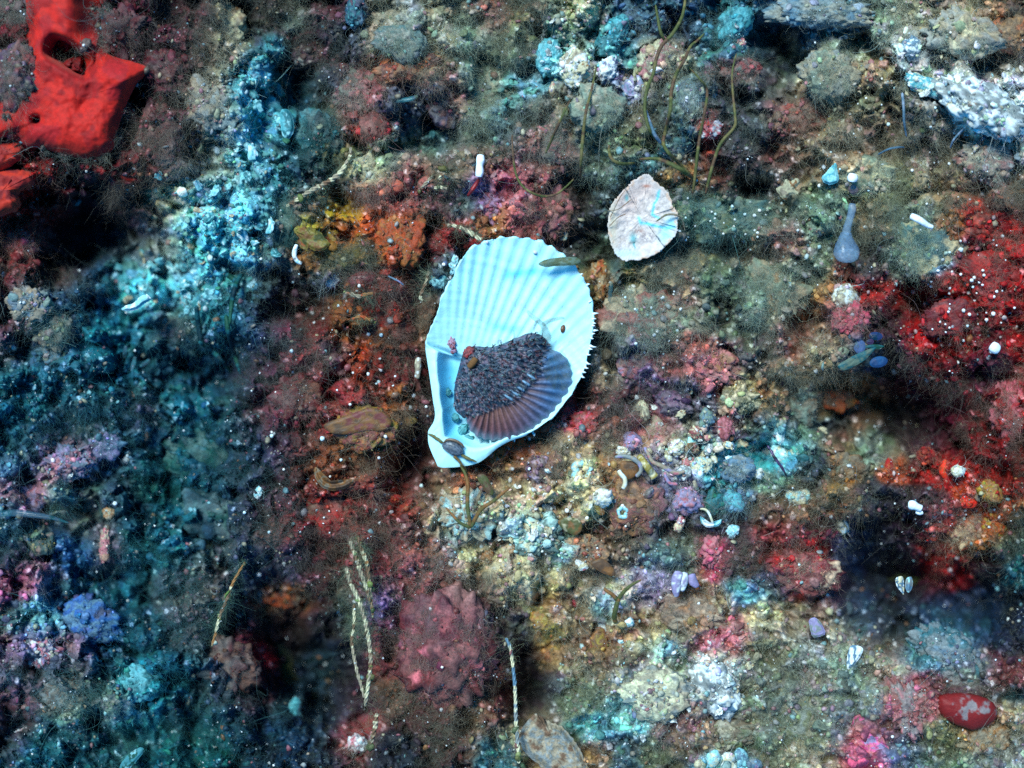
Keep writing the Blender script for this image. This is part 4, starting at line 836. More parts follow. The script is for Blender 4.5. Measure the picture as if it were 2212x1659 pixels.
# ------------------------------------------------------------------ the red sponge at the upper corner
def fbump(sc, amp, sd): return lambda u, v: amp * fbm(u / sc, v / sc, 3, sd)
def sponge():
    low = [(58,-60),(150,-75),(218,-40),(228,30),(220,92),(238,118),(290,133),(318,146),(312,166),(295,182),(275,222),(263,255),(250,293),(246,320),(228,333),(190,343),(140,335),(95,321),(58,318),(15,298),(-50,296),(-60,190),(20,160),(52,110),(54,20)]
    def pit(u, v):
        a, b = (u - 152) * .87 + (v - 122) * .5, -(u - 152) * .5 + (v - 122) * .87
        return (-95 * np.exp(-(a / 52) ** 4 - (b / 25) ** 4) - 46 * np.exp(-((u - 78) / 9) ** 2 - ((v - 259) / 8) ** 2) + 16 * np.exp(-((u - 265) / 30) ** 2 - ((v - 170) / 22) ** 2)
            - 9 * np.exp(-((u - 200 + .55 * (v - 190)) / 14) ** 2) * np.exp(-((v - 215) / 55) ** 2) - 60 * smooth(140, 215, u) * smooth(130, 50, v) + 4 * fbm(u / 26, v / 26, 3, 300))
    V, F4, sd, d = pad_geo(low, 62, 55, 34, 130, 1, 64, 10, 9, 70, 'dome', pit, centre=(165, 215), sm=90)
    t = .5 + 1.1 * fbm(V[:, 0] / 50, V[:, 1] / 50, 3, sd)
    c = mixcols([(.34, .007, .007), (.56, .013, .007), (.42, .010, .012)], t) * (.86 + .22 * fbm(V[:, 0] / 5, V[:, 1] / 5, 3, sd + 1))[:, None]
    root = put("red_sponge", V, F4, c, M['sponge'], label="big smooth scarlet sponge with a dark pore filling the upper corner", cat="sponge")
    g, f, c = blob_geo(['BK', 'BD'], .1, .1, .1, 3)
    put("pore", g * np.array([7, 6, 5]) + np.array([78, 259, 60]), f, c, M['dark'], parent=root)
    block(low)
    m = ((GU - 152) * .87 + (GV - 122) * .5) ** 2 / 50 ** 2 + (-(GU - 152) * .5 + (GV - 122) * .87) ** 2 / 26 ** 2 < 1
    ZT[m] = 10; FREE[m] = 1; FT[m] = 1
    CT[m] = PAL['OL'] * .4
    for nm, pl, h, z, ct, lb in (("red_sponge", [(-40,318),(15,305),(50,300),(55,318),(46,344),(20,362),(-40,392)], 34, 24, (0, 335), "dull red sponge tongue tucked below the scarlet sponge's lower rim"),
                            ("red_sponge", [(-40,370),(30,365),(72,375),(70,400),(40,420),(45,445),(20,462),(-40,470)], 46, 12, (5, 412), "bright red sponge lobe at the picture's edge under the scarlet sponge"),
                            ("red_sponge", [(190,360),(225,345),(262,348),(285,370),(310,382),(295,398),(250,392),(205,385)], 34, -30, (245, 370), "flat red sponge ledge in the shade below the scarlet sponge")):
        V, F4, sd, d = pad_geo(pl, h, 30, z, 70, 4, 20, 8, 14, 30, 'dome', None, centre=ct)
        t = .5 + 1.1 * fbm(V[:, 0] / 30, V[:, 1] / 30, 3, sd)
        put(nm, V, F4, mixcols([(.26, .014, .012), (.46, .026, .012), (.22, .015, .016)], t), M['sponge'], label=lb, cat="sponge"); block(pl)
    pl = [(2025,1509),(2038,1500),(2084,1497),(2122,1505),(2147,1520),(2154,1544),(2144,1560),(2109,1577),(2084,1573),(2046,1555),(2029,1537)]
    V, F4, sd, d = pad_geo(pl, 30, 40, 38, 60, 1.5, 26, 8, 6, 30, 'dome')
    u, v = V[:, 0], V[:, 1]
    m = (.75 * smooth(-.05, .3, fbm(u / 14, v / 16, 4, 401) + .55 - np.hypot((u - 2105) / 42, (v - 1528) / 27) * .75))[:, None]
    put("red_oval_sponge", V, F4, np.array([.19, .010, .009]) * (1 - m) + np.array([.22, .22, .22]) * m, M['crust'], label="dark red oval sponge with a patchy white crust, low in the corner", cat="sponge"); block(pl)
sponge()

# ------------------------------------------------------------------ lumps, stones, clumps
LUMPS = """
stone|stone|grey-tan silty stone between the scarlet sponge and the cyan rubble|458 225 66 48 34 .7|TN GR TN RO|rock
algae_clump|algae|dark maroon tufted clump beside the scarlet sponge's upper edge|262 70 48 60 40 .2|DR MR DR BD|rock
algae_clump|algae|wine-red tufted clump right of the sponge's dark pit|352 150 50 44 34 .3|MR DR MR RO|rock
algae_clump|algae|plum-coloured tufted mound between the red ledge and the cyan rubble|345 290 52 60 28 .1|MR DR RO MR|rock
algae_clump|algae|grey-violet bristly clump overhanging the scarlet sponge at the frame's edge|24 170 56 70 56 .2|MR RO PU SG|rock
algae_clump|algae|bristly rose clump in the uppermost corner beside the sponge|28 30 44 46 60 .2|MR RO SG DR|rock
stone|stone|tan stone with rusty streaks near the upper edge, behind the cyan rubble|487 62 40 52 36 .5|TN CR TN OC|rock
algae_clump|algae|dark red clump under white tufts near the upper edge|672 112 48 34 34 -.2|DR BD MR TN|rock
cone_sponge|sponge|dim blue cone at the upper edge between two tufted clumps|768 25 22 42 34 .05|TB TL TB BG|stone
algae_clump|algae|cloudy sea-grey mound of silt and turf above the orange hollow|868 92 54 36 34 .1|SG GR TL SG|rock
sponge_crust|sponge|rust-orange crusted ledge under the cloudy grey mound|880 145 62 26 28 -.25|OR OC DR OR|rock
algae_clump|algae|rosy tufted mound with a grey fuzzy cap, upper reef|772 195 52 46 40 .3|RO PK SG RO|rock
sponge_crust|sponge|crimson lump hanging below the rosy tufted mound|808 274 34 30 26 .1|RD DR RO RD|rock
algae_clump|algae|dark rose clump beside the dim blue gap, upper middle|962 218 44 46 36 .2|RO DR PU RO|rock
algae_clump|algae|fluffy sage mound, upper middle, dotted with white grains|1060 195 60 52 38 .1|SG TN SG OL|rock
pebble|pebble|small straw-yellow pebble above the twine's upper end|807 312 13 14 11 0|CR YE CR|stone
algae_clump|algae|pale straw tuft ball beside the twine's upper end|792 365 32 30 28 .2|CR SG CR TN|rock
stone|stone|cyan-white crumbly stone at the upper middle|1187 125 27 38 26 .1|CW CY CW|stone
stone|stone|cream crumbly stone beside the cyan-white one|1243 148 34 40 28 -.3|CR WH TN CR|stone
stone|stone|cyan crumbly stone above the twin brown strands|1322 78 28 48 28 .55|CY TL CY|stone
coralline_lump|coral|pale lilac pointed crust below the cyan crumbly stone|1312 150 20 26 22 .2|LV WH LV|stone
coralline_lump|coral|lilac-white jagged crust behind the brown strands|1366 200 26 30 22 -.2|LV BG LV WH|stone
stone|stone|pinkish tan rough stone crossed by the tallest brown strand|1428 132 42 44 34 .2|TN PK CR TN|rock
stone|stone|big smooth teal stone with a pink-white tip, near the upper edge|1588 52 34 50 34 .5|TL CY TL|stone
pebble|pebble|pink-white knob on the lower tip of the big teal stone|1599 92 13 11 10 .2|CR PK WH|stone
algae_clump|algae|rose mound with a red underside above the dark gap|1598 150 42 26 26 .1|RO RD RO SG|rock
algae_clump|algae|fuzzy sage-tan mound between two straight brown strands|1290 235 56 46 36 .1|SG TN SG GR|rock
algae_clump|algae|fuzzy pale pink mound left of the straight brown strand|1190 312 46 42 34 .2|RO SG PK SG|rock
coralline_lump|coral|white-capped crimson lump under the brown strands|1532 277 24 22 20 .1|WH RD PK WH|rock
boulder|rock|blue-grey flat boulder along the upper edge|1775 28 118 34 50 .05|BG GR TN BG|rock
boulder|rock|sandy tan fuzzy boulder in the upper part, under the blue-grey one|1790 160 64 52 46 .35|TN SG TN GR|rock
boulder|rock|long bright white encrusted boulder by the upper frame edge|2120 232 112 50 50 .5|WH GR WH BG|stone
stone|stone|white encrusted stone at the bright boulder's inner end|2000 185 50 20 20 .45|WH CY CR|stone
stone|stone|blue-white rough stone above the bright boulder|1968 104 22 24 20 .1|WH BG WH|stone
boulder|rock|rusty brown rock in the upper far corner|2185 75 50 42 40 .3|OC BR OR BD|rock
algae_clump|algae|grey tan turf hump above the bright white boulder|2080 75 80 46 40 .3|TN GR TN CR|rock
algae_clump|algae|russet and pink clump below the sandy tan boulder|1735 252 58 32 28 -.1|RO RD BR RO|rock
sponge_crust|sponge|crimson ball-shaped clump at the frame edge below the scarlet sponge|42 532 34 36 30 .1|RO RD PK RO|rock
stone|stone|square grey stone by the frame edge, below the dark hollow|62 660 46 34 28 .1|GR TN BG|rock
algae_clump|algae|dun furry mound under the square grey stone|112 712 44 42 30 .2|BR TN SG|rock
stone|stone|blue-grey pitted stone under the dun furry mound|118 770 48 28 26 .15|BG GR BG RO|rock
leafy_alga|seaweed|orange and yellow lobed clump beside the twine's lower end|688 520 46 40 28 .4|OC YE OR OC|rock
sponge_crust|sponge|rust-orange spongy mass above the white shell's shoulder|862 520 52 62 30 .2|OR OC OR BR|rock
sponge_crust|sponge|deep red patch lump next to the rust-orange mass|944 524 28 22 18 .2|RD DR RD|rock
coralline_lump|coral|whitish lilac lump in grey fuzz on the middle reef|718 603 17 17 14 .1|LV WH LV|stone
leafy_alga|seaweed|folded dark rose leaf clump above the dark slit|782 604 32 18 16 -.3|RO DR RO|dark
stone|stone|cyan-white stone wedged against the shell's left shoulder|952 604 24 20 16 -.6|CY CW TL|stone
coralline_lump|coral|bumpy pink and lilac lump above the white shell|1078 432 44 48 34 .1|PK LV RO PK|rock
algae_clump|algae|fuzzy rose clump between the pink lump and the dark gap|1188 455 44 54 34 .1|RO PK BR RO|rock
sponge_crust|sponge|orange-tan crust strip along the white shell's spiny edge|1291 604 22 46 22 .15|OC TN OC OR|rock
algae_clump|algae|broad misty grey-green mound right of the white shell|1395 690 86 66 36 .15|SG TN RO SG|rock
algae_clump|algae|broad pale green fuzzy mound right of the oyster valve|1570 475 108 42 32 -.05|SG TL SG OL|rock
coralline_lump|coral|large salmon pink lump with a sunken top|1540 790 56 44 38 .25|PK RO PK OC|rock
algae_clump|algae|pinkish violet clump right of the shell's spines|1382 790 46 38 26 .2|PU RO PK LV|rock
algae_clump|algae|bushy tan-green mound in the middle of the far half|1672 628 76 62 40 .2|SG TN SG OC|rock
stone|stone|round granular cream ball beside a red crust|1825 643 28 28 26 0|CR WH TN CR|stone
boulder|rock|round fuzzy boulder half tan and half teal, with a white stick on it|1998 540 82 66 50 .2|SG CR TL SG|rock
coralline_lump|coral|rose crust lump below the granular ball|1836 690 40 36 26 .2|RO HP RO|rock
sponge_crust|sponge|blood red dotted hump at the frame edge|2150 600 70 62 36 .2|RD DR RD RO|rock
sponge_crust|sponge|blood red dotted hump beside the dark gap, near the round fuzzy boulder|2050 690 62 40 28 -.3|RD DR MR RD|rock
sponge_crust|sponge|small vivid red hump above the blood red dotted humps|2110 480 40 40 26 .1|RD DR RD|rock
algae_clump|algae|fuzzy tan hump above the round fuzzy boulder|1870 380 60 40 28 .2|TN CR SG TN|rock
algae_clump|algae|grey tan hump near the bright boulder's lower side|2130 350 62 42 32 .3|GR TN RO GR|rock
coralline_lump|coral|pink and pale blue crusted clump in the dim left field|150 1000 52 34 28 -.1|PK BG LV PK|rock
stone|stone|blue-grey hollow stone beside the pink and pale blue clump|225 965 40 28 24 -.3|BG LV TB|rock
coralline_lump|coral|soft pink hump at the left frame edge in the dim field|66 1078 34 32 26 .1|PK LV RO|rock
sponge_crust|sponge|mustard and green sponge lump in the dim left field|88 1172 32 26 22 .3|YE GN OC|rock
stone|stone|tan knob in the dim left field below the blue-grey hollow stone|235 1108 14 16 14 0|TN OC CR|stone
coral_twig|coral|upright pinkish twig of crust in the dim left field|226 1180 11 38 16 .05|CR PK TN|stone
leafy_alga|seaweed|amber translucent leafy mass left of the shell's hinge|788 930 62 44 24 .2|OC YE RO OC|rock
sponge_crust|sponge|fiery orange-red sponge bit below the hinge's dark hollow|848 1080 20 10 11 -.4|OR RD OR|sponge
sponge_crust|sponge|lemon yellow sponge lump left of the shell's hinge|884 905 14 15 12 .3|YE OC YE|sponge
shell_shard|shell chip|white shard at the edge of the dim field|558 1064 9 13 7 .2|WH CW|stone
sponge_crust|sponge|smooth brown stub standing in the granular rubble|1053 1196 13 23 16 .02|BR OC TN|sponge
stone|stone|cream knobbly ball with an olive base under the barnacle|1302 1076 22 20 20 .1|CR WH CR|stone
coralline_lump|coral|mauve-pink knobbly lump below the pale pebbles|1487 1080 29 27 24 .1|PK LV PK|stone
stone|stone|salmon pink cone-shaped stone above the pale pebbles|1418 926 25 29 24 .3|PK TN PK|stone
stone|stone|tan striped stone leaning on the salmon pink one|1390 885 13 24 16 -.3|TN CR RO|stone
stone|stone|slanting rosy slab left of the salmon pink stone|1366 960 21 28 16 -.5|PK LV TN|stone
algae_clump|algae|hot pink feathery clump under the small clam's fan|1264 912 28 22 18 .2|HP RD HP|rock
algae_clump|algae|wine red branching clump below the small clam's fan|1160 1010 28 30 20 .2|PU MR LV DR|rock
algae_clump|algae|brown fuzzy mat with white worm tubes, lower middle|1372 1092 58 58 30 .2|BR OC RO BR|rock
algae_clump|algae|rust-brown clump above the cream triangle shard|1272 1190 46 34 26 .3|OR BR OC BR|rock
coral_bush|coral|hot pink branching bush over the dark gap|1541 1192 22 28 24 .2|HP PK HP|stone
stone|stone|white rounded stone with a green-white notch, right of centre|1724 1074 28 20 19 .1|WH CR CW|stone
stone|stone|white stone crossed by a dark twig|1690 980 26 19 16 .3|WH CW CR|stone
pebble|pebble|slim pale oval pebble above the stone with the dark twig|1686 943 9 17 8 .1|CW WH|stone
stone|stone|upright cream and yellow spindle stone beside the dark gap|1818 1130 13 29 14 -.25|CR YE WH CW|stone
sponge_crust|sponge|scarlet oval sponge bean on the orange patch|2086 1085 26 14 15 .1|RD SR OR|sponge
sponge_crust|sponge|upright orange sponge bean next to the white stone|2041 1014 12 21 13 .05|OR SR OR|sponge
sponge_crust|sponge|lone orange-red sponge bean left of the orange patch|1920 1008 10 19 12 .1|OR RD OR|sponge
stone|stone|white knob beside the upright orange sponge bean|2070 1018 15 13 12 .1|WH CR|stone
leafy_alga|seaweed|mustard lobed leaf clump beside the scarlet bean|2140 1062 28 22 16 .4|YE OC YE|rock
sponge_crust|sponge|small hooked orange-red sponge ring under the white pellets|2010 1142 15 9 9 .1|OR RD PK|sponge
sponge_crust|sponge|dark red sponge knobs above the orange patch|2000 985 22 20 16 .4|RD DR OR|sponge
coralline_lump|coral|red and cream crusted mound under the scarlet bean|2095 1145 56 38 30 .2|RO OR CR RO|rock
sponge_crust|sponge|amber knobby mound at the foot of the orange patch|2145 1140 24 38 24 .2|OC OR YE|rock
boulder|rock|red crusted boulder with pink barnacles by the deep navy gap|1745 1238 74 46 46 .2|RD RO DR CR|rock
coralline_lump|coral|lavender and white crust heap in the dim lower corner|88 1402 40 34 28 .3|LV WH PK LV|rock
boulder|rock|ultramarine tinged rock in the dim lower corner|198 1338 62 46 34 .5|BL BG BL PU|rock
algae_clump|algae|tan fuzzy stone in the dim lower corner|140 1500 46 40 34 .3|TN BR GR TN|rock
stone|stone|teal slab in the dim lower field|300 1478 44 40 26 .3|TL CY TL|stone
algae_clump|algae|dark rusty mound left of the long ropes|490 1432 70 56 36 .2|DR BD BR DR|rock
boulder|rock|large rose and plum encrusted boulder with pale lilac cap below the shell|965 1402 104 128 110 -.1|DR RO MR DR PK|rock
tube_sponge|sponge|pale turquoise finger standing in the dark left of the ropes|636 1538 15 36 18 .08|CY TL CY|sponge
coralline_lump|coral|rose-white lump near the lower edge under the ropes|770 1606 20 20 16 .3|PK WH RO|stone
sponge_crust|sponge|ochre wrinkled sponge left of the long ropes' top|608 1288 40 24 22 .1|OC OR BD|rock
stone|stone|pale blue-grey stone on the brown slope, lower right half|1444 1402 24 19 17 .2|CW BG CR|stone
boulder|rock|white pitted limestone lump in the lower middle|1546 1484 46 70 40 -.5|WH GR WH BG|stone
boulder|rock|crumbly grey-white rubble mound beside the white pitted lump|1420 1502 74 54 36 .2|GR CR TN GR|rock
coralline_lump|coral|coral pink knob at the brown slope's far end|1580 1358 26 24 20 .2|PK RO HP|rock
sponge_crust|sponge|yellow frilled sponge at the dark gap's edge, below centre|1172 1344 26 20 16 .6|YE OC YE|rock
pebble|pebble|tiny round raspberry-red ball in the granular rubble|1241 1302 8 9 8 0|RD HP|sponge
sponge_crust|sponge|brown-ochre thumb-like sponge on the lower slope|1294 1388 20 34 20 -.2|OC BR YE|sponge
stone|stone|pale grey stone with frills on the brown slope|1302 1354 11 22 12 -.2|WH BG|stone
boulder|rock|silty grey rock plate sloping into the navy gap|2050 1418 92 58 40 .6|BG GR TL GR|rock
coralline_lump|coral|pink-mottled crust strip left of the dark red oval sponge|1962 1530 46 66 28 -.5|PK RO GR PK|rock
algae_clump|algae|dun furry hump on the lower slope, left of the pink crust|1730 1560 76 62 38 .3|SG TN OL GR|rock
algae_clump|algae|olive furry hump near the lower edge|1560 1585 70 30 26 .1|OL BR TN|rock
algae_clump|algae|mustard turf hump under the dark red oval sponge|2130 1598 50 30 26 -.2|OC TN OC|rock
algae_clump|algae|brown fuzzy slope hump above the pale blue-grey stone|1505 1325 66 40 30 .2|OC BR TN OC|rock
stone|stone|purple-grey rock in shade under the salmon lump|1460 872 40 26 22 .2|PU TB MR|rock
stone|stone|mossy cream boulder at the dark gap, right of the pebbles|1600 862 40 30 30 .3|CR OL CR|rock
algae_clump|algae|tan bushy hump right of the dark gap below centre|1820 1015 50 36 28 .3|OC BR SG|rock
sponge_crust|sponge|smoky orange ridge on the far slope|1790 850 62 24 24 .5|OC OR BR|rock
algae_clump|algae|furry grey hump on the slope beside the smoky ridge|1720 880 50 40 28 .2|SG BR TL|rock
coralline_lump|coral|pale rosy clump above the orange patch at the frame edge|2180 890 40 56 34 .1|RO PK RD|rock
algae_clump|algae|maroon turf hump left of the shell, halfway up|830 690 60 52 24 .2|MR RD DR RO|rock
algae_clump|algae|red-brown turf hump beside the amber leafy mass|640 860 56 46 26 .2|RO DR BR|rock
algae_clump|algae|crimson silty hump below the amber leafy mass|700 1120 70 46 24 .1|DR RD BR|rock
coralline_lump|coral|granular cream heap under the shell's hinge|1010 1110 52 52 26 .2|CR TN CW OC|rock
coralline_lump|coral|granular sea-green and cream heap, lower middle|1150 1150 60 46 24 .2|CR CW TL TN|rock
algae_clump|algae|grey-teal fuzzy hump above the long twine|690 285 52 46 26 .2|GN TL TD|rock
algae_clump|algae|teal haze-like turf hump left of the long twine|620 480 46 60 26 .2|TD GN TL|rock
algae_clump|algae|dusky turf hump in the dim left field|430 990 80 56 26 .3|TD GN TL|rock
algae_clump|algae|dusky blue turf hump below the dusky one|460 1110 76 52 26 .2|TB TD GN|rock
"""
for row in LUMPS.strip().split("\n"):
    nm, cat, lb, q, cols, mt = row.split("|")
    u, v, ru, rv, rz, ang = map(float, q.split())
    a = (.34, .15, .06) if mt == 'rock' else (.2, .12, .05) if mt == 'stone' else (.12, .07, .02)
    if nm == "boulder": a = (.2, .13, .06)
    if nm in ("coralline_lump", "coral_bush"): a = (.28, .28, .13)
    if nm == "coral_bush": a = (.5, .5, .2)
    sub = 5 if max(ru, rv) > 34 else 4
    SILT = 0. if 'white' in lb else .5 if nm == 'algae_clump' else .3 if mt == 'rock' else .12 if mt == 'stone' else 0.
    lump(nm, cat, lb, u, v, ru, rv, rz * (.8 if mt == 'rock' else 1), ang, cols.split(), mt, a, sub, .2 if max(ru, rv) > 30 else .45, f1=1.5 + max(ru, rv) / 60)

for (u, v, ru, rv) in ((24, 170, 54, 68), (30, 30, 40, 44)):
    FREE[((GU - u) / ru) ** 2 + ((GV - v) / rv) ** 2 < 1] = 1
for (u, v, rr) in ((222, 60, 18), (214, 20, 22), (226, 98, 14), (318, 150, 10), (296, 186, 9), (268, 240, 10), (250, 300, 11), (226, 336, 13), (190, 346, 12), (140, 338, 14), (96, 324, 13), (56, 110, 16), (58, 60, 14), (56, 20, 16), (14, 250, 18), (40, 306, 12), (176, 100, 16), (120, 150, 14)):
    stamp(u, v, rr, rr, 0, 30 + 2.2 * rr * (rr > 15), 26, PAL['MR'] * .8 + PAL['SG'] * .25, 1)
    FREE[((GU - u) / rr) ** 2 + ((GV - v) / rr) ** 2 < 1] = 1
SILT = 0.
# flat plates and crusts -------------------------------------------------------------
def plate(name, cat, label, outline, h, w, z, cols, mat='rock', jag=3, bumps=8, bsc=20, prof='plate', skirt=60):
    V, F4, sd, d = pad_geo(outline, h, w, z, skirt, jag, 24, 8, bumps, bsc, prof)
    t = .5 + 1.2 * fbm(V[:, 0] / 16, V[:, 1] / 16, 4, sd)
    o = put(name, V, F4, mixcols(cols, t), M[mat], label=label, cat=cat); block(outline); return o
plate("tan_rock_plate", "rock", "tan sandstone-like plate with a pointed tip near the lower edge", [(1120,1595),(1150,1545),(1165,1546),(1190,1560),(1215,1572),(1245,1605),(1262,1640),(1268,1668),(1200,1675),(1150,1640)], 16, 16, 8, ['TN', 'GR', 'TN', 'BR'])
plate("pink_crust", "algae", "rosy pink encrusting sheet with a dark hole on the lower slope", [(1836,1566),(1845,1548),(1862,1542),(1882,1545),(1888,1562),(1900,1582),(1912,1604),(1922,1625),(1900,1640),(1868,1642),(1862,1620),(1850,1600),(1840,1582)], 12, 12, 26, [(.50, .07, .20), 'PK', (.55, .10, .25), 'LV'], bumps=9)
plate("shell_shard", "shell chip", "bluish white blade-shaped shell shard on the silty slope", [(1836,1398),(1850,1394),(1864,1402),(1858,1420),(1846,1436),(1832,1446),(1829,1430)], 4, 5, 40, ['WH', 'BG', 'WH'], 'stone', 1, 2)
plate("shell_shard", "shell chip", "lilac-grey spade-shaped shard standing in the silt", [(1748,1340),(1760,1334),(1774,1346),(1783,1366),(1774,1375),(1756,1376),(1750,1358)], 4, 5, 38, ['GR', 'LV', 'GR'], 'stone', 1, 2)
plate("cream_shard", "shell chip", "cream triangular shard below the rust-brown clump", [(1243,1206),(1258,1212),(1274,1222),(1262,1232),(1248,1230)], 5, 6, 34, ['CR', 'WH', 'PK'], 'stone', 1.5, 2)
plate("tan_leaf", "seaweed", "tan star-shaped leaf in the upper far half", [(1676,408),(1690,400),(1698,386),(1708,392),(1722,384),(1728,396),(1718,408),(1724,418),(1706,422),(1698,432),(1686,424)], 5, 6, 46, ['OC', 'CR', 'TN'], 'alga', 2, 3, skirt=2)
plate("cyan_chip", "shell chip", "cyan-white kite-shaped chip near the tan star leaf", [(1775,384),(1785,372),(1797,358),(1806,352),(1809,370),(1812,388),(1800,398),(1782,396)], 7, 6, 40, ['CW', 'CY', 'CW'], 'stone', 1.5, 4)
plate("blue_shell", "shell chip", "pale blue rounded shell plate in the upper cyan rubble", [(606,240),(620,236),(630,246),(635,264),(634,286),(624,300),(612,296),(606,270)], 6, 7, 10, ['CY', 'TL', 'CW'], 'stone', 1.5, 3)
plate("white_chip", "shell chip", "bright cyan-white wedge in the lower end of the cyan rubble", [(262,668),(272,660),(290,654),(304,640),(318,636),(326,646),(312,656),(296,668),(276,672)], 8, 7, 14, ['CW', 'WH'], 'stone', 1.5, 3)
plate("teal_leaf", "seaweed", "green-edged pale turquoise leaf at the lower edge", [(258,1664),(264,1644),(282,1626),(304,1614),(312,1622),(298,1640),(280,1660),(272,1672)], 4, 6, 30, ['CY', 'GN', 'CW', 'OL'], 'alga', 1, 2, skirt=2)
plate("rust_leaf", "seaweed", "crescent of tan-brown leaf curled round a pebble, left below centre", [(684,1008),(690,1028),(700,1040),(716,1046),(738,1043),(758,1034),(764,1042),(748,1054),(722,1060),(698,1054),(684,1038),(678,1018)], 9, 7, 40, ['BR', 'OC', 'TN', 'OC'], 'alga', 1.5, 3, skirt=3)
plate("yellow_leaf", "seaweed", "olive-yellow notched leaf on the orange clump beside the twine", [(640,500),(655,490),(672,492),(690,500),(700,512),(712,526),(700,540),(682,542),(664,534),(650,520)], 6, 7, 44, ['YE', 'OC', 'YE', 'OL'], 'alga', 2.5, 4, skirt=3)
for i, (ol, lb) in enumerate((([(1810,789),(1830,776),(1850,765),(1872,756),(1892,750),(1884,762),(1868,778),(1848,790),(1826,800),(1816,798)], "long grey-green pointed leaf over the blue discs"), ([(1862,752),(1880,752),(1898,754),(1910,748),(1894,744),(1874,746)], "narrow dark green leaf behind the grey-green pointed one"))):
    leaf("pointed_leaf", "seaweed", lb, ol, 52 - i * 12, [['SG', 'TL', 'SG'], ['GN', 'TL']][i])
for i, (u, v, ru, rv, a, lb) in enumerate(((1892, 726, 15, 9, .1, "dark blue disc leaf above the grey-green pointed leaf"), (1857, 749, 13, 15, .2, "steel blue round disc leaf at the pointed leaf's shoulder"), (1838, 724, 7, 8, .3, "smallest steel blue disc leaf of the blue-leaved tuft"), (1898, 782, 20, 12, -.2, "bright blue lobed disc leaf below the grey-green pointed leaf"), (1880, 738, 8, 6, 0, "violet-blue disc leaf between the dark and steel blue ones"))):
    t = np.linspace(0, 2 * math.pi, 9)[:-1]
    ol = np.column_stack([u + ru * np.cos(t) * math.cos(a) - rv * np.sin(t) * math.sin(a), v + ru * np.cos(t) * math.sin(a) + rv * np.sin(t) * math.cos(a)])
    leaf("disc_leaf", "seaweed", lb, ol, 40, [['TB', (.02, .05, .16)], [(.10, .17, .36), 'BG'], ['TB', 'BG'], [(.02, .07, .2), (.02, .10, .26)], ['TB', 'PU']][i])
# pale blue stalked bulb
bulb = strand("sea_squirt", "sea squirt", "pale blue see-through bulb with an upright stalk, far half of the reef", [(1829,556,44),(1829,549,48),(1828,540,50),(1827,528,52),(1827,514,53),(1828,502,52)], [24, 28, 28, 23, 16, 11], [(.26, .40, .58), (.36, .52, .68)], 'jelly', sides=16)
strand("stalk", None, None, [(1828,505,54),(1830,492,58),(1834,478,62),(1839,460,66),(1841,446,68),(1842,439,68)], [10, 9, 8, 8.5, 8.5, 7], [(.30, .42, .56), (.36, .5, .6)], 'jelly', parent=bulb, sides=12)
dome = lump("sea_squirt", "sea squirt", "pale see-through dome behind the brown strands", 1490, 205, 36, 44, 34, .1, [(.3, .4, .4), (.42, .5, .46), (.25, .3, .42)], 'jelly', (.08, .06, .02), 4, fz=.05)

# white pellets and sticks ----------------------------------------------------------
def stick(name, cat, label, pts, r, cols, mat='stone', flat=.9, lump_=.08, **kw):
    V, F4, K3, sh, L = tube_geo([(p[0], p[1], p[2] if len(p) > 2 else max(zg(p[0], p[1]) + 26, 30)) for p in pts], r, 12, 8, lump=lump_, flat=flat, **kw)
    c = mixcols(cols, .5 + 1.2 * n3(V / 7, _seed[0]))
    o = put(name, V, np.vstack([tri(F4), K3]), c, M[mat], label=label, cat=cat); return o
W2 = [(.86, .88, .92), (.78, .80, .86)]
stick("white_pellet", "pellet", "upright bright white bean-shaped pellet above the white shell", [(1039,334,44),(1038,345,46),(1036,358,46),(1036,371,46),(1034,382,44)], [7, 9.5, 8, 9, 7.5], W2)
stick("white_pellet", "pellet", "bright white slanting stick on the round fuzzy boulder", [(1967,466,84),(1980,472,88),(1992,479,86),(2004,487,80),(2016,491,76)], [7, 8, 7, 6, 4], W2)
stick("white_pellet", "pellet", "plump bright white bean in the upper far half, next to the cyan chip", [(1844,376,50),(1842,384,52),(1841,392,50)], [9, 11.5, 9.5], W2)
stick("white_pellet", "pellet", "glossy white bean pellet left of the orange sponge beans", [(1964,1090,52),(1972,1091,55),(1981,1095,55),(1991,1099,52)], [9, 10.5, 8, 8], W2)
stick("white_pellet", "pellet", "thin white bean tucked under the glossy bean pellet", [(1978,1105,46),(1986,1108,47),(1994,1107,45)], [3.5, 4.5, 3.5], W2)
stick("white_pellet", "pellet", "rounded white lump in the red field at the far edge", [(2142,746,60),(2150,752,63),(2158,756,60)], [11, 12.5, 9], W2)
stick("beige_stick", "stick", "short beige stick beside the white shell's flank", [(904,772,34),(903,786,36),(903,800,36),(901,818,34)], [5.5, 7, 6.6, 5.5], ['CR', 'TN', 'WH'])
stick("beige_stick", "stick", "slim beige stick left of the green pebble", [(1499,1038),(1503,1050),(1507,1062)], [4, 4.6, 4], ['CR', 'TN'])
stick("yellow_finger", "sponge", "mustard-cream finger among the worm tubes", [(1381,985),(1390,998),(1399,1010),(1408,1022),(1416,1033)], [7, 7.5, 8, 9, 10], ['CR', 'YE', 'CR'])
stick("worm_tube", "worm tube", "white S-shaped worm tube on the brown fuzzy mat", [(1336,1016,62),(1341,1024,64),(1349,1034,64),(1350,1046,64),(1345,1056,62)], [4.5, 5, 5, 5, 4], ['WH', 'CR'], lump_=.1)
stick("worm_tube", "worm tube", "grey hooked worm tube around the brown blade", [(1328,988,60),(1345,985,62),(1366,990,62),(1382,1003,62),(1384,1018,62),(1374,1030,60)], [3, 4.5, 5, 5, 4.5, 4], ['LV', 'GR', 'TN'], lump_=.1)
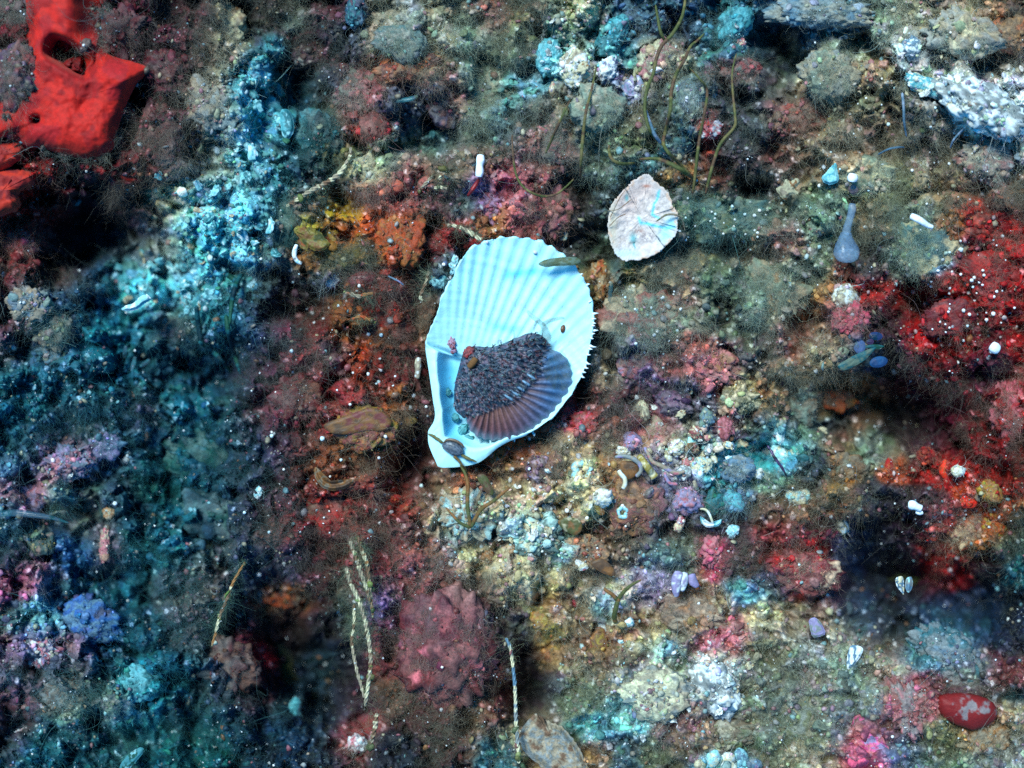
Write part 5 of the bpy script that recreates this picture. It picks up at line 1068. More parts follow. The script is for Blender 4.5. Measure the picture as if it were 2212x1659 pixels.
stick("worm_tube", "worm tube", "long wavy pinkish worm tube beside the mustard finger", [(1392,966,52),(1402,984,54),(1410,998,54),(1428,1006,54),(1442,1014,54),(1460,1022,52),(1480,1018,50)], [3.5, 4.4, 4.6, 5, 5, 5, 4], ['LV', 'TN', 'PK'], lump_=.1)
stick("worm_tube", "worm tube", "pink kinked worm tube above the mauve-pink lump", [(1436,1020,48),(1440,1034,50),(1448,1044,50),(1464,1046,48)], [3, 4, 4, 3.4], ['PK', 'LV'], lump_=.1)
stick("worm_tube", "worm tube", "thin cream hook-shaped tube below the mauve-pink lump", [(1512,1099,44),(1524,1101,46),(1532,1110,46),(1537,1122,46),(1540,1130,44)], [2.2, 2.8, 2.8, 2.8, 2.2], ['CR', 'WH'], lump_=.05)
stick("worm_tube", "worm tube", "curled white tube hugging the orange clump's flank", [(641,528,48),(637,540,50),(636,552,50),(642,564,48),(652,570,46)], [4.5, 5, 5, 4.6, 3], ['CW', 'WH', 'GR'], lump_=.15)
stick("worm_tube", "worm tube", "violet thin tube over the dark slit above the red turf", [(838,596,48),(850,602,52),(862,608,52),(872,616,46)], [1.4, 2, 2, 1.4], ['LV', 'BG'], lump_=.05)
plate("cyan_crescent", "shell chip", "cyan-white crescent shell rim under the cream hook tube", [(1513,1115),(1518,1126),(1530,1132),(1546,1130),(1558,1122),(1556,1132),(1544,1138),(1526,1138),(1514,1128)], 5, 4, 40, ['CW', 'CY', 'WH'], 'stone', 1, 1, skirt=6)
for i, (u, v, r, lb) in enumerate(((1258,1019,22,"ragged white barnacle ring on the cream rubble"), (1217,508,10,"tiny white barnacle mouth above the shell's upper edge"), (1345,1107,12,"grey-white barnacle crater on the brown fuzzy mat"), (1490,845,7,"round cream tube mouth under the salmon lump"))):
    t = np.linspace(0, 2 * math.pi, 15)[:-1]
    rr = r * (1 + .12 * np.cos(t * 5 + i) + .06 * np.cos(t * 9))
    ring = np.column_stack([u + rr * np.cos(t) * .72, v + rr * np.sin(t) * .86, np.full(14, max(zg(u, v), grid_at(ZT, np.array([u]), np.array([v]))[0]) + 6)])
    q = np.vstack([ring, ring[:1]])
    V, F4, K3, sh, L = tube_geo(q, r * .36, 10, 6, lump=.3, flat=1.2)
    o = put("barnacle", V, tri(F4), mixcols(['WH', 'CW', 'CR', 'GR'], .5 + n3(V / 5, 300 + i)), M['stone'], label=lb, cat="barnacle")
    g, f, c = blob_geo(['BD', 'OL'], .1, .1, .1, 3)
    put("opening", g * np.array([r * .5, r * .6, 3]) + np.array([u, v, ring[0, 2] - 2]), f, c, M['dark'], parent=o)
# purple ribbed shard
def fan_shard():
    for k, (pts, r, cols) in enumerate((([(1468,1234,58),(1462,1252,60),(1460,1275,60),(1462,1290,58)], [10, 12, 9, 4], ['WH', 'LV', 'WH']), ([(1478,1236,54),(1477,1258,58),(1474,1278,56)], [8, 9, 4], ['LV', 'WH']), ([(1492,1240,50),(1498,1256,50),(1508,1268,48)], [9, 10, 5], [(.3, .24, .42), 'LV']))):
        V, F4, K3, sh, L = tube_geo(pts, r, 12, 8, lump=.12, flat=.7)
        if k == 0: root = put("lilac_shard", V, np.vstack([tri(F4), K3]), mixcols(cols, .5 + n3(V / 6, 77)), M['stone'], label="lilac-white ribbed shard leaning by the hot pink bush", cat="shell chip")
        else: put("rib", V, np.vstack([tri(F4), K3]), mixcols(cols, .5 + n3(V / 6, 78 + k)), M['stone'], parent=root)
fan_shard()
def hinged_pair():
    pl = [(1934,1252),(1940,1246),(1950,1246),(1953,1262),(1952,1284),(1946,1278),(1937,1266)]
    V, F4, sd, d = pad_geo(pl, 6, 8, 10, 8, .6, 12, 8, 1, 8, 'plate')
    r = put("open_cockle", V, F4, mixcols(['CR', 'BG', 'WH'], .5 + fbm(V[:, 0] / 8, V[:, 1] / 8, 2, 5)), M['stone'], label="small gaping two-part shell at the navy gap's far side", cat="shell")
    pl = [(1958,1250),(1968,1246),(1972,1258),(1970,1270),(1964,1280),(1958,1276),(1955,1264)]
    V, F4, sd, d = pad_geo(pl, 6, 8, 10, 8, .6, 12, 8, 1, 8, 'plate')
    put("valve", V, F4, mixcols(['BG', 'GR', 'CW'], .5 + fbm(V[:, 0] / 8, V[:, 1] / 8, 2, 6)), M['stone'], parent=r)
hinged_pair()
stick("dark_twig", "twig", "dark knotted twig lying across a white stone", [(1658,962,56),(1668,978,64),(1676,992,66),(1688,1008,62),(1700,1030,50)], [2, 3, 3.4, 3, 1.6], ['BK', 'PU'], 'dark', lump_=.3)

# the pale pebbles below the salmon stone, and other stones in sets ------------------
PEB = """1506 934 15 15 0 CR RO|1461 966 16 18 .3 WH CR|1494 968 15 11 .2 OC TN|1531 972 10 14 .1 WH GR|1516 1007 22 22 .2 CW CR|1543 1082 21 28 .1 GN TL|1585 1082 20 26 -.3 BG CY|1478 1024 17 17 .1 WH GR|
1526 905 16 22 .1 BG SG|1568 926 17 26 -.2 PK RO|1486 998 14 8 -.5 TN PK|1594 1012 36 30 .1 GR BG|1428 969 8 9 0 WH CR|1346 975 15 10 .3 WH CR|1366 956 14 18 .2 PK LV|1470 1123 10 12 .1 WH PK|1466 1140 10 11 .3 PK CR|
1583 1148 14 15 .2 WH CW|1552 965 8 12 .4 CR WH|1542 990 7 13 -.4 WH CR|1556 950 8 9 0 WH GR|1446 990 7 7 0 WH CR|1528 945 8 7 0 CR PK|1402 975 7 6 .2 CR TN|1580 965 9 8 .2 CW BG|1640 1022 10 12 .1 CR WH|1478 990 9 6 .6 CR OC"""
adj = ["round", "plump", "flat", "narrow", "large", "long", "curved", "angular"]
PLAB = ["cream pebble with a rosy dimple", "white pebble beside the worm tubes", "rusty tan pebble under the white one", "slim upright white pebble", "pale cyan and cream knobbly pebble in the pale heap", "big dark green pebble below the pale heap", "big blue-grey and turquoise pebble next to the green one",
        "grey-white pebble touching the worm tube", "tall blue-grey pebble above the heap", "tall pinkish pebble by the dark gap", "flat speckled stick-like pebble in the heap", "largest grey pebble at the heap's far end", "tiny white bead under the salmon stone", "white toothed pebble left of the rosy slab", "rosy oval pebble on the rosy slab",
        "white and pink pebble below the mauve-pink lump", "pink pebble under the white and pink one", "white kite-shaped pebble over the dark gap", "slender cream pebble on top of the heap", "slender white pebble leaning on the heap", "small white pebble at the heap's top", "white bead pebble between the wavy tubes", "tiny pinkish cream pebble above the heap", "flat cream bead by the mustard finger", "pale cyan bead beside the tall pinkish pebble", "cream pebble left of the stone with the dark twig", "ochre sliver pebble by the grey-white pebble"]
for i, row in enumerate(PEB.replace("\n", "").split("|")):
    u, v, ru, rv, a, c1, c2 = row.split()
    u, v, ru, rv, a = map(float, (u, v, ru, rv, a))
    lump("pebble", "pebble", PLAB[i], u, v, ru, rv, min(ru, rv) * .8, a, [c1, c2, c1], 'stone', (.3, .2, .06), 4 if ru > 12 else 3, .6, z=max(zg(u, v), 0) + 6)
for i, (u, v, ru, rv, a) in enumerate(((1541,1640,14,20,.3),(1573,1637,15,13,.1),(1602,1636,15,21,-.4),(1574,1656,18,13,.2),(1630,1650,16,12,.3),(1512,1652,13,12,.2))):
    lump("egg_pebble", "pebble", ["pale egg-shaped pebble first in the row at the lower edge", "small round egg pebble capping the row at the lower edge", "bluish slanting egg pebble in the row at the lower edge", "broad egg pebble cut by the lower edge", "far grey egg pebble of the row at the lower edge", "near tan egg pebble of the row at the lower edge"][i], u, v, ru, rv, 13, a, [['CR', 'CW'], ['WH', 'CR'], ['CW', 'BG'], ['CR', 'WH'], ['GR', 'BG'], ['TN', 'CR']][i], 'stone', (.1, .05, .03), 4, .6, z=max(zg(u, v), -10) + 10, group="egg pebbles at the lower edge") if False else lump("egg_pebble", "pebble", ["pale egg-shaped pebble heading the row at the lower edge", "small round egg pebble capping the row at the lower edge", "bluish slanting egg pebble in the row at the lower edge", "broad egg pebble cut by the lower edge", "far grey egg pebble of the row at the lower edge", "tan egg pebble of the row at the lower edge"][i], u, v, ru, rv, 13, a, [['CR', 'CW'], ['WH', 'CR'], ['CW', 'BG'], ['CR', 'WH'], ['GR', 'BG'], ['TN', 'CR']][i], 'stone', (.1, .05, .03), 4, .6, z=max(zg(u, v), -10) + 10)

# twine, strands, weeds -------------------------------------------------------------
def twine(label, pts, r, cols=('TN', 'CR', 'BR', 'TN')):
    r = [x * .82 for x in r]
    q = curve(np.array([(p[0], p[1], p[2]) for p in pts], float), 10)
    for a in q: stamp(a[0], a[1], 4.5, 4.5, 0, a[2] - 6, 6, PAL['OL'] * .9, 1)
    return strand("frayed_twine", "twine", label, pts, r, list(cols), 'twine', sides=18, n=16, twist=.15, strands=3, lump=.22)
twine("long sandy twine curving down from the straw tuft", [(757,318,44),(757,336,46),(748,352,48),(740,368,52),(722,384,54),(700,398,52),(672,412,48),(645,430,44),(618,446,30)], [3, 3.6, 4.2, 5.2, 5.6, 5.2, 5, 4.6, 3])
twine("short cream twine ending at the white shell's rim", [(966,486,46),(982,488,50),(1000,494,52),(1016,503,54),(1030,512,56),(1041,518,58)], [3, 4.2, 4.8, 5, 5, 4.2])
twine("short ochre twine pieces above the pink lump", [(938,406,40),(952,405,44),(966,408,42)], [3, 4, 3])
twine("slanting tan twine stub left of the white bean pellet", [(908,408,36),(922,394,42),(934,380,42)], [2.6, 4, 3])
twine("stubby tan twine end near the white bean pellet", [(948,388,40),(955,376,44),(964,364,42)], [4, 5, 4])
twine("longest rope of the hanging bunch, below the shell's left side", [(748,1226,60),(758,1262,62),(772,1290,62),(786,1330,62),(796,1378,62),(801,1430,60),(797,1466,58),(792,1500,54),(788,1526,46)], [4.5, 5, 5.2, 5.2, 5, 4.8, 4.8, 4.6, 3])
twine("straight upper rope of the hanging bunch", [(757,1168,56),(764,1190,58),(772,1212,60),(780,1238,62),(792,1270,62),(799,1300,60)], [4.4, 5, 5.4, 5, 4.6, 4])
twine("outer rope of the hanging bunch, split at its top", [(772,1160,54),(780,1185,58),(792,1215,60),(797,1252,60),(801,1290,56),(806,1330,52)], [4, 4.6, 5, 4.6, 4, 3], ('TN', 'OC', 'CR', 'BR'))
twine("thin inner rope of the hanging bunch with a kink", [(765,1305,50),(765,1340,52),(763,1362,52),(760,1386,50),(769,1440,52),(780,1480,52),(788,1508,50)], [3, 3.6, 3.4, 3.6, 3.8, 3.6, 3])
twine("loose rope end at the lower edge under the bunch", [(814,1541,40),(811,1566,44),(806,1590,44),(799,1612,36)], [4.5, 5.6, 5.4, 4])
twine("lone thin rope by the dark gap near the lower edge", [(1093,1378,40),(1103,1402,44),(1108,1440,46),(1113,1494,46),(1114,1550,46),(1118,1600,46),(1121,1650,44)], [3, 3.8, 4, 4.2, 4.4, 4.6, 4], ('GR', 'CR', 'BG'))
twine("slim rusty twine in the dim field, hanging straight", [(529,1214,44),(514,1240,46),(502,1262,46),(488,1300,46),(474,1334,46),(466,1366,44),(458,1396,36)], [2.6, 3, 3.4, 3.6, 3.6, 3.2, 2.6], ('OC', 'CR', 'BR'))
twine("pale twine scrap folded beside the shell's flank", [(926,586,42),(922,604,46),(914,624,46),(908,642,42),(914,650,40)], [2.6, 3.4, 3.6, 3.4, 2.6])
twine("rusty twine coil over the red turf", [(746,632,40),(760,636,44),(776,640,46),(792,636,44),(806,634,40)], [3, 4.4, 4.8, 4.4, 3], ('OC', 'OR', 'TN'))
twine("lower rusty twine scrap on the red turf", [(760,690,40),(778,684,44),(796,690,44),(812,698,42)], [2.8, 3.8, 3.8, 2.8], ('OC', 'OR', 'TN'))
ST = [("straight upright brown strand above the shell", [(1288,145),(1282,175),(1275,205),(1266,240),(1260,288),(1256,338),(1254,384)], [2.2, 3, 3.6, 4.2, 4.6, 4.6, 3]),
      ("tallest brown strand entering from the upper edge", [(1481,-6),(1477,22),(1470,44),(1452,74),(1430,98),(1418,126),(1411,160),(1398,192),(1393,236),(1403,280),(1420,302),(1436,316)], [4, 4.4, 4.8, 5.2, 5.4, 5, 5, 5, 5, 4.6, 4, 3]),
      ("long wavy brown strand below the tallest one", [(1522,72),(1506,88),(1492,100),(1478,130),(1460,162),(1450,200),(1448,238),(1438,282),(1433,308),(1444,330),(1470,356),(1494,382)], [2.4, 3.4, 4, 4.6, 5, 5.2, 5.2, 5, 5, 5, 4.6, 4]),
      ("crooked brown strand beside the see-through dome", [(1488,145),(1511,170),(1527,195),(1523,238),(1513,288),(1506,338),(1500,392),(1496,420)], [2, 3, 3.8, 4, 4.4, 4.6, 4.2, 3]),
      ("outermost brown strand bending back at its foot", [(1591,115),(1582,155),(1583,200),(1588,250),(1586,275),(1558,308),(1543,345),(1531,390),(1524,420)], [1.8, 2.8, 3.4, 4, 4.4, 4.8, 4.8, 4.4, 3]),
      ("short brown hook curling above the oyster valve", [(1315,312),(1317,334),(1327,348),(1346,354),(1372,352)], [3, 4.4, 4.8, 4.6, 3]),
      ("thick brown strand lying toward the oyster valve", [(1380,344),(1418,343),(1448,354),(1474,368),(1498,386)], [3.4, 5, 6, 6.4, 5]),
      ("faint brown strand left of the straight upright one", [(1232,216),(1218,244),(1202,278),(1190,306),(1178,332)], [2.2, 3.4, 4, 3.8, 2.4]),
      ("thin hoop of brown strand above the pink lump", [(1106,290),(1108,330),(1113,370),(1124,396),(1144,414),(1172,424),(1200,420),(1222,404),(1240,386)], [2, 2.8, 3.2, 3.4, 3.4, 3.4, 3, 2.6, 2]),
      ("brown strand hanging from the upper edge beside the rough stone", [(1416,10),(1421,40),(1426,66),(1434,84),(1440,92)], [3, 4, 4.6, 4.4, 3]),
      ("branching brown strand base among the pale stones", [(1394,236),(1404,266),(1414,290),(1428,310)], [4, 5, 5, 4]),
      ("pale blue strand in the far upper half", [(1949,200),(1952,230),(1953,262),(1958,296)], [4, 4, 3.6, 2.4]),
      ("grey bent strand below the pale blue one", [(1896,334),(1920,322),(1942,318),(1954,318)], [2.4, 2.8, 2.8, 2]),
      ("grey curved strand beside the bright white boulder", [(2086,274),(2072,288),(2060,302),(2052,320)], [2, 2.8, 2.8, 2])]
for lb, pts, r in ST:
    n = len(pts)
    r = [x * .78 for x in r]
    P3 = [(u, v, max(zg(u, v) + 30, 34) + 46 * math.sin(math.pi * (i + .6) / (n + .2))) for i, (u, v) in enumerate(pts)]
    g = "pale" in lb or "grey" in lb
    strand("brown_strand" if not g else "pale_strand", "seaweed", lb, P3, r, [(.30, .36, .46), 'BG'] if g else ['OL', (.20, .16, .06), 'BR'])
w = strand("forked_weed", "seaweed", "brown weed under the shell's hinge forking into long arms", [(978,984,40),(998,1010,58),(1010,1042,66),(1010,1092,70),(1017,1140,60)], [2, 3, 4, 4.6, 4], ['OC', 'OL'])
strand("branch", None, None, [(1017,1140,60),(1038,1102,72),(1066,1082,76),(1103,1052,70)], [4.4, 4.4, 4, 2.4], ['OL', 'OC'], parent=w)
strand("branch", None, None, [(1017,1140,60),(995,1130,66),(979,1114,66),(963,1096,60)], [4, 3.6, 3, 1.6], ['OC', 'OL'], parent=w)
w = strand("forked_weed", "seaweed", "stout mustard-brown Y-shaped weed on the lower pale stones", [(1330,1346,40),(1327,1332,54),(1330,1316,66),(1337,1290,74)], [5, 5.4, 5.6, 5], ['OL', 'OC', 'OL'])
strand("branch", None, None, [(1334,1296,72),(1322,1284,78),(1310,1276,80),(1304,1270,80)], [5, 4.6, 4, 2.4], ['OL', 'OC'], parent=w)
strand("branch", None, None, [(1336,1294,72),(1348,1278,80),(1364,1264,84),(1386,1252,84)], [5, 4.4, 3.6, 1.8], ['OC', 'OL'], parent=w)
for i, (pts, lb) in enumerate((([(488,680),(494,720),(508,770),(520,810)], "upright dark green weed stem by the cyan rubble"), ([(516,612),(500,600),(488,592)], "small green fork over the cyan rubble"), ([(424,660),(428,700),(434,740)], "faint green stem below the cyan rubble"), ([(524,590),(508,620),(500,660),(496,700)], "curved green stem crossing the cyan rubble"), ([(430,738),(456,756),(478,778),(500,806)], "slanting green stem in the dim field"))):
    strand("green_stem", "seaweed", lb, [(u, v, zg(u, v) + 40) for u, v in pts], [5, 5.6, 5, 3][:len(pts)], ['GN', 'TL', 'TD'])
for i, (pts, lb) in enumerate((([(272,746),(270,762),(268,772)], "upright pale blue finger in the dim left field"), ([(292,770),(288,788),(283,802)], "slender pale blue finger leaning beside the upright one"), ([(324,776),(312,786),(302,792)], "slanting pale blue finger, apart from the other two"))):
    stick("blue_finger", "sponge", lb, [(u, v, zg(u, v) + 40) for u, v in pts], [3.4, 5, 3], ['CY', 'BG'], 'jelly')
strand("pale_finger", "hydroid", "pale blue-grey curved finger in the upper middle gap", [(832,216,30),(850,218,40),(874,216,46),(892,212,48),(902,206,46)], [3, 4.4, 5, 5, 3.4], ['SG', 'BG', 'CY'], 'jelly')
strand("pale_finger", "hydroid", "grey upright paddle right of the shell's upper spines", [(1316,652,40),(1318,634,48),(1320,618,52),(1320,608,50)], [3.5, 5, 5, 3], ['SG', 'TL'], 'jelly')
strand("red_weed", "seaweed", "deep red weed stalk below the white bean pellet", [(1035,386,36),(1028,398,42),(1020,410,42),(1010,424,36)], [3, 4.4, 4.4, 3], ['RD', 'DR'], 'dark')
strand("grey_frond", "seaweed", "long pale see-through frond in the dim left field", [(-10,1112,40),(30,1108,48),(70,1112,50),(110,1118,46),(150,1130,40)], [7, 8, 7, 5, 2], ['BG', 'TL'], 'jelly')
for i, (ol, cols, lb) in enumerate((([(1340,1000),(1356,995),(1376,1000),(1380,1014),(1370,1030),(1352,1036),(1342,1022)], ['OC', 'BR'], "amber-brown blade framed by the grey hooked tube"), ([(1205,1128),(1222,1118),(1250,1122),(1258,1140),(1246,1156),(1222,1148)], ['OC', 'OL', 'CR'], "round ochre blade in the granular rubble"), ([(1278,1070),(1300,1092),(1306,1110),(1294,1112),(1284,1096)], ['OC', 'YE'], "amber blade under the cream knobbly ball"), ([(1030,1028),(1046,1024),(1060,1044),(1066,1068),(1052,1066),(1040,1050)], ['BR', 'OL'], "brown blade leaning under the shell's hinge"), ([(700,918),(730,904),(770,890),(800,880),(828,890),(846,912),(830,930),(792,930),(750,938),(716,936)], ['RO', 'OC', 'BR'], "broad rosy-brown see-through blade over the amber mass"), ([(1276,1216),(1300,1206),(1324,1226),(1328,1244),(1306,1240),(1288,1230)], ['BR', 'OC'], "drooping brown blade below the rust-brown clump"))):
    leaf("brown_leaf", "seaweed", lb, ol, 54, cols)
# ------------------------------------------------------------------ small countable things
def proto(name, mat, cols, scl, sub=2, a=(.25, .15, .05), bend=0):
    g, f, c = blob_geo(cols, *a, sub=sub)
    g = g * np.array(scl)
    if bend: g[:, 2] += bend * (g[:, 0] ** 2 + g[:, 1] ** 2)
    w = np.column_stack([g[:, 0], -g[:, 1], g[:, 2]]) * S
    return raw_mesh(name, w, f, c, M[mat])
def place(me, u, v, z, s, rx, ry, rz, name, label, cat, group):
    o = bpy.data.objects.new(name, me); scene.collection.objects.link(o)
    o.location = XY(np.array([[u, v, z]]))[0]; o.scale = (s, s, s); o.rotation_euler = (rx, ry, rz)
    return tag(o, label, cat, group)
r3 = np.random.default_rng(21)
gp = [proto("shell_grain", 'grain', c, (1, r3.uniform(.7, 1), r3.uniform(.6, .9)), 2, (.2, .1, 0)) for c in ([(.85, .86, .86), (.75, .78, .8)], [(.9, .9, .88), (.8, .8, .84)], [(.75, .80, .82), (.86, .84, .8)], [(.82, .74, .66), (.9, .86, .8)], [(.60, .80, .84), (.75, .86, .88)])]
def zt(u, v): return float(grid_at(ZT, np.array([u]), np.array([v]))[0])
def free(u, v): return grid_at(FREE, np.array([u]), np.array([v]))[0] > .5
# more grains lie in the red field and over the furry mounds than elsewhere
HOT = [(2100, 640, 130, 130, .20), (1560, 480, 150, 60, .12), (1400, 680, 110, 110, .10), (1180, 1110, 180, 120, .08), (760, 860, 220, 300, .14), (2000, 300, 200, 200, .08), (1106, 830, 1100, 820, .16)]
cnt = 0
while cnt < 290:
    k = r3.choice(len(HOT), p=np.array([h[4] for h in HOT]) / sum(h[4] for h in HOT))
    h = HOT[k]
    u, v = (r3.normal(h[0], h[2] * .55), r3.normal(h[1], h[3] * .55)) if k < 6 else (r3.uniform(5, 2205), r3.uniform(5, 1654))
    if not (4 < u < 2208 and 4 < v < 1655) or not free(u, v): continue
    s = r3.choice([2.2, 2.8, 3.4, 4.2, 5.2], p=[.3, .3, .22, .13, .05])
    place(gp[r3.integers(len(gp))], u, v, zt(u, v) + s * .6 + r3.uniform(0, 8), s, 0, 0, r3.uniform(0, 6.3), "shell_grain", "tiny white shell grain lying loose on the reef turf", "grain", "white grains strewn over the reef")
    cnt += 1
cp = [proto("shell_chip", 'stone', c, (1, r3.uniform(.5, .8), .22), 3, (.5, .35, .1), r3.choice([-.3, .3])) for c in (['CY', 'CW', 'TL'], ['CW', 'CY', 'WH'], ['TL', 'CY', 'GR'], ['CR', 'TN', 'GR'], ['CY', 'TL', 'CW'], ['GR', 'CY', 'TN'], ['WH', 'CW', 'CY'])]
CH = [(560, 210, 60, 80), (520, 340, 70, 70), (470, 430, 80, 70), (530, 510, 70, 60), (420, 560, 80, 60), (360, 590, 70, 50), (300, 640, 60, 40), (420, 630, 70, 50)]
cnt = 0
while cnt < 170:
    h = CH[r3.integers(len(CH))]
    u, v = r3.normal(h[0], h[2] * .5), r3.normal(h[1], h[3] * .5)
    if not free(u, v): continue
    s = r3.choice([5, 7, 10, 14, 19], p=[.25, .3, .25, .14, .06])
    place(cp[r3.integers(len(cp))], u, v, zt(u, v) + s * .3 + r3.uniform(0, 5), s, r3.normal(0, .5), r3.normal(0, .5), r3.uniform(0, 6.3), "shell_chip", "broken shell chip in the cyan rubble beside the scarlet sponge", "shell chip", "shell chips in the cyan rubble")
    cnt += 1
cp2 = [proto("shell_chip", 'stone', c, (1, r3.uniform(.4, .8), .3), 3, (.5, .35, .1), r3.choice([-.3, .3])) for c in (['CR', 'WH', 'TN'], ['WH', 'GR', 'WH'], ['PK', 'CR', 'LV'], ['CW', 'WH', 'CY'], ['TN', 'CR', 'OC'], ['LV', 'WH', 'PK'])]
CH2 = [(1520, 970, 90, 60, .2), (1180, 1120, 140, 90, .25), (1480, 1480, 160, 90, .2), (1290, 140, 140, 80, .15), (2080, 230, 110, 80, .1), (1106, 830, 1100, 820, .1)]
cnt = 0
while cnt < 230:
    k = r3.choice(len(CH2), p=np.array([h[4] for h in CH2]) / sum(h[4] for h in CH2)); h = CH2[k]
    u, v = (r3.normal(h[0], h[2] * .6), r3.normal(h[1], h[3] * .6)) if k < 5 else (r3.uniform(5, 2205), r3.uniform(5, 1654))
    if not (4 < u < 2208 and 4 < v < 1655) or not free(u, v): continue
    s = r3.choice([3.5, 5, 7, 10, 13], p=[.3, .3, .22, .13, .05])
    place(cp2[r3.integers(len(cp2))], u, v, zt(u, v) + s * .4 + r3.uniform(0, 5), s, r3.normal(0, .6), r3.normal(0, .6), r3.uniform(0, 6.3), "shell_fragment", "small pale fragment lying among the gravel and turf away from the cyan rubble", "fragment", "pale fragments among the gravel")
    cnt += 1

# ------------------------------------------------------------------ what nobody could count: gravel, crumbs, turf
def surf(n, dens, seed):
    r = np.random.default_rng(seed)
    u = r.uniform(U0 + 5, U1 - 5, n); v = r.uniform(V0 + 5, V1 - 5, n)
    keep = (r.random(n) < dens(u, v)) & (grid_at(FREE, u, v) > .6)
    return u[keep], v[keep], r
def batch(name, u, v, r, size, flat, col, mat, sub=1, lift=.4, stuff=True):
    g, f = ico(sub)
    n = len(u)
    s = size[:, None] * np.column_stack([r.uniform(.6, 1.25, n), r.uniform(.6, 1.25, n), flat * r.uniform(.6, 1.2, n)])
    rx, ry, rz = r.normal(0, .6, n), r.normal(0, .6, n), r.uniform(0, 6.3, n)
    p = g[None] * s[:, None] * (1 + r.normal(0, .13, (n, len(g), 1)))
    cx, sx, cy, sy, cz, sz = np.cos(rx)[:, None], np.sin(rx)[:, None], np.cos(ry)[:, None], np.sin(ry)[:, None], np.cos(rz)[:, None], np.sin(rz)[:, None]
    x, y, z = p[..., 0], p[..., 1], p[..., 2]
    y, z = y * cx - z * sx, y * sx + z * cx
    x, z = x * cy + z * sy, -x * sy + z * cy
    x, y = x * cz - y * sz, x * sz + y * cz
    base = grid_at(ZT, u, v) + size * lift
    P = np.stack([x + u[:, None], y + v[:, None], z + base[:, None]], -1).reshape(-1, 3)
    F_ = (f[None] + (np.arange(n) * len(g))[:, None, None]).reshape(-1, 3)
    c = np.repeat(col, len(g), axis=0) * (1 + r.normal(0, .10, (n * len(g), 1)))
    return put(name, P, F_, c, M[mat], kind='stuff')
def speckcol(u, v, r, spread=.5, whiten=.34):
    c = grid_at(CT, u, v) * np.exp(r.normal(0, spread, (len(u), 1))) * (1 + r.normal(0, .16, (len(u), 3)))
    w = (r.random(len(u)) < whiten)[:, None]
    pal = np.array([PAL['CR'], PAL['WH'], PAL['CW'], PAL['TN'], PAL['PK'], PAL['OC']])[r.integers(0, 6, len(u))]
    return np.clip(np.where(w, .35 * c + .65 * pal * r.uniform(.4, 1, (len(u), 1)), c), .002, .9)
GRAN = [(1150, 1110, 200, 130), (1060, 1130, 140, 110), (1250, 60, 140, 60), (1300, 160, 120, 80), (450, 480, 170, 170), (560, 200, 70, 120), (1450, 1500, 200, 120), (2090, 220, 150, 110), (1520, 990, 130, 80), (130, 1010, 120, 60), (2100, 1130, 90, 70), (80, 1380, 90, 60)]
def gran(u, v):
    d = .16 + .35 * smooth(.45, .7, n2(u / 60, v / 60, 201))
    for a, b, ra, rb in GRAN: d = np.maximum(d, np.exp(-((u - a) / ra) ** 2 - ((v - b) / rb) ** 2))
    return d * (1 - .85 * smooth(-30, -110, grid_at(Zflat, u, v)))
u, v, r = surf(60000, gran, 31)
batch("fine_gravel", u, v, r, r.choice([2.2, 3.2, 4.6, 6.6, 9], len(u), p=[.32, .33, .2, .11, .04]), .75, speckcol(u, v, r), 'grain')
u, v, r = surf(15000, lambda u, v: .5 * gran(u, v) + .2, 32)
batch("shell_crumbs", u, v, r, r.choice([3.2, 4.6, 6.5, 9], len(u), p=[.4, .34, .18, .08]), .22, speckcol(u, v, r, .5, .35), 'stone', 1, .5)
u, v, r = surf(15000, lambda u, v: .06 + .9 * smooth(.5, .75, .6 * n2(u / 70, v / 70, 209) + .4 * n2(u / 20, v / 20, 219)), 33)
batch("white_specks", u, v, r, r.choice([.8, 1.2, 1.8, 2.5], len(u), p=[.45, .35, .15, .05]), .8, np.clip(np.array([.8, .84, .86]) * r.uniform(.6, 1.1, (len(u), 1)), 0, 1), 'grain', 1, 4.0)
# sponge and crust beads: small smooth knobs in the local colour
u, v, r = surf(17000, lambda u, v: (.35 + .5 * smooth(.5, .7, n2(u / 45, v / 45, 203))) * (1 - .8 * smooth(-40, -110, grid_at(Zflat, u, v))), 34)
batch("encrusting_beads", u, v, r, r.choice([3.5, 5.5, 8.5, 12], len(u), p=[.4, .34, .19, .07]), .6, np.clip(grid_at(CT, u, v) * np.exp(r.normal(0, .35, (len(u), 1))) * (1 + r.normal(0, .15, (len(u), 3))), .002, .9), 'reef', 2, .1)

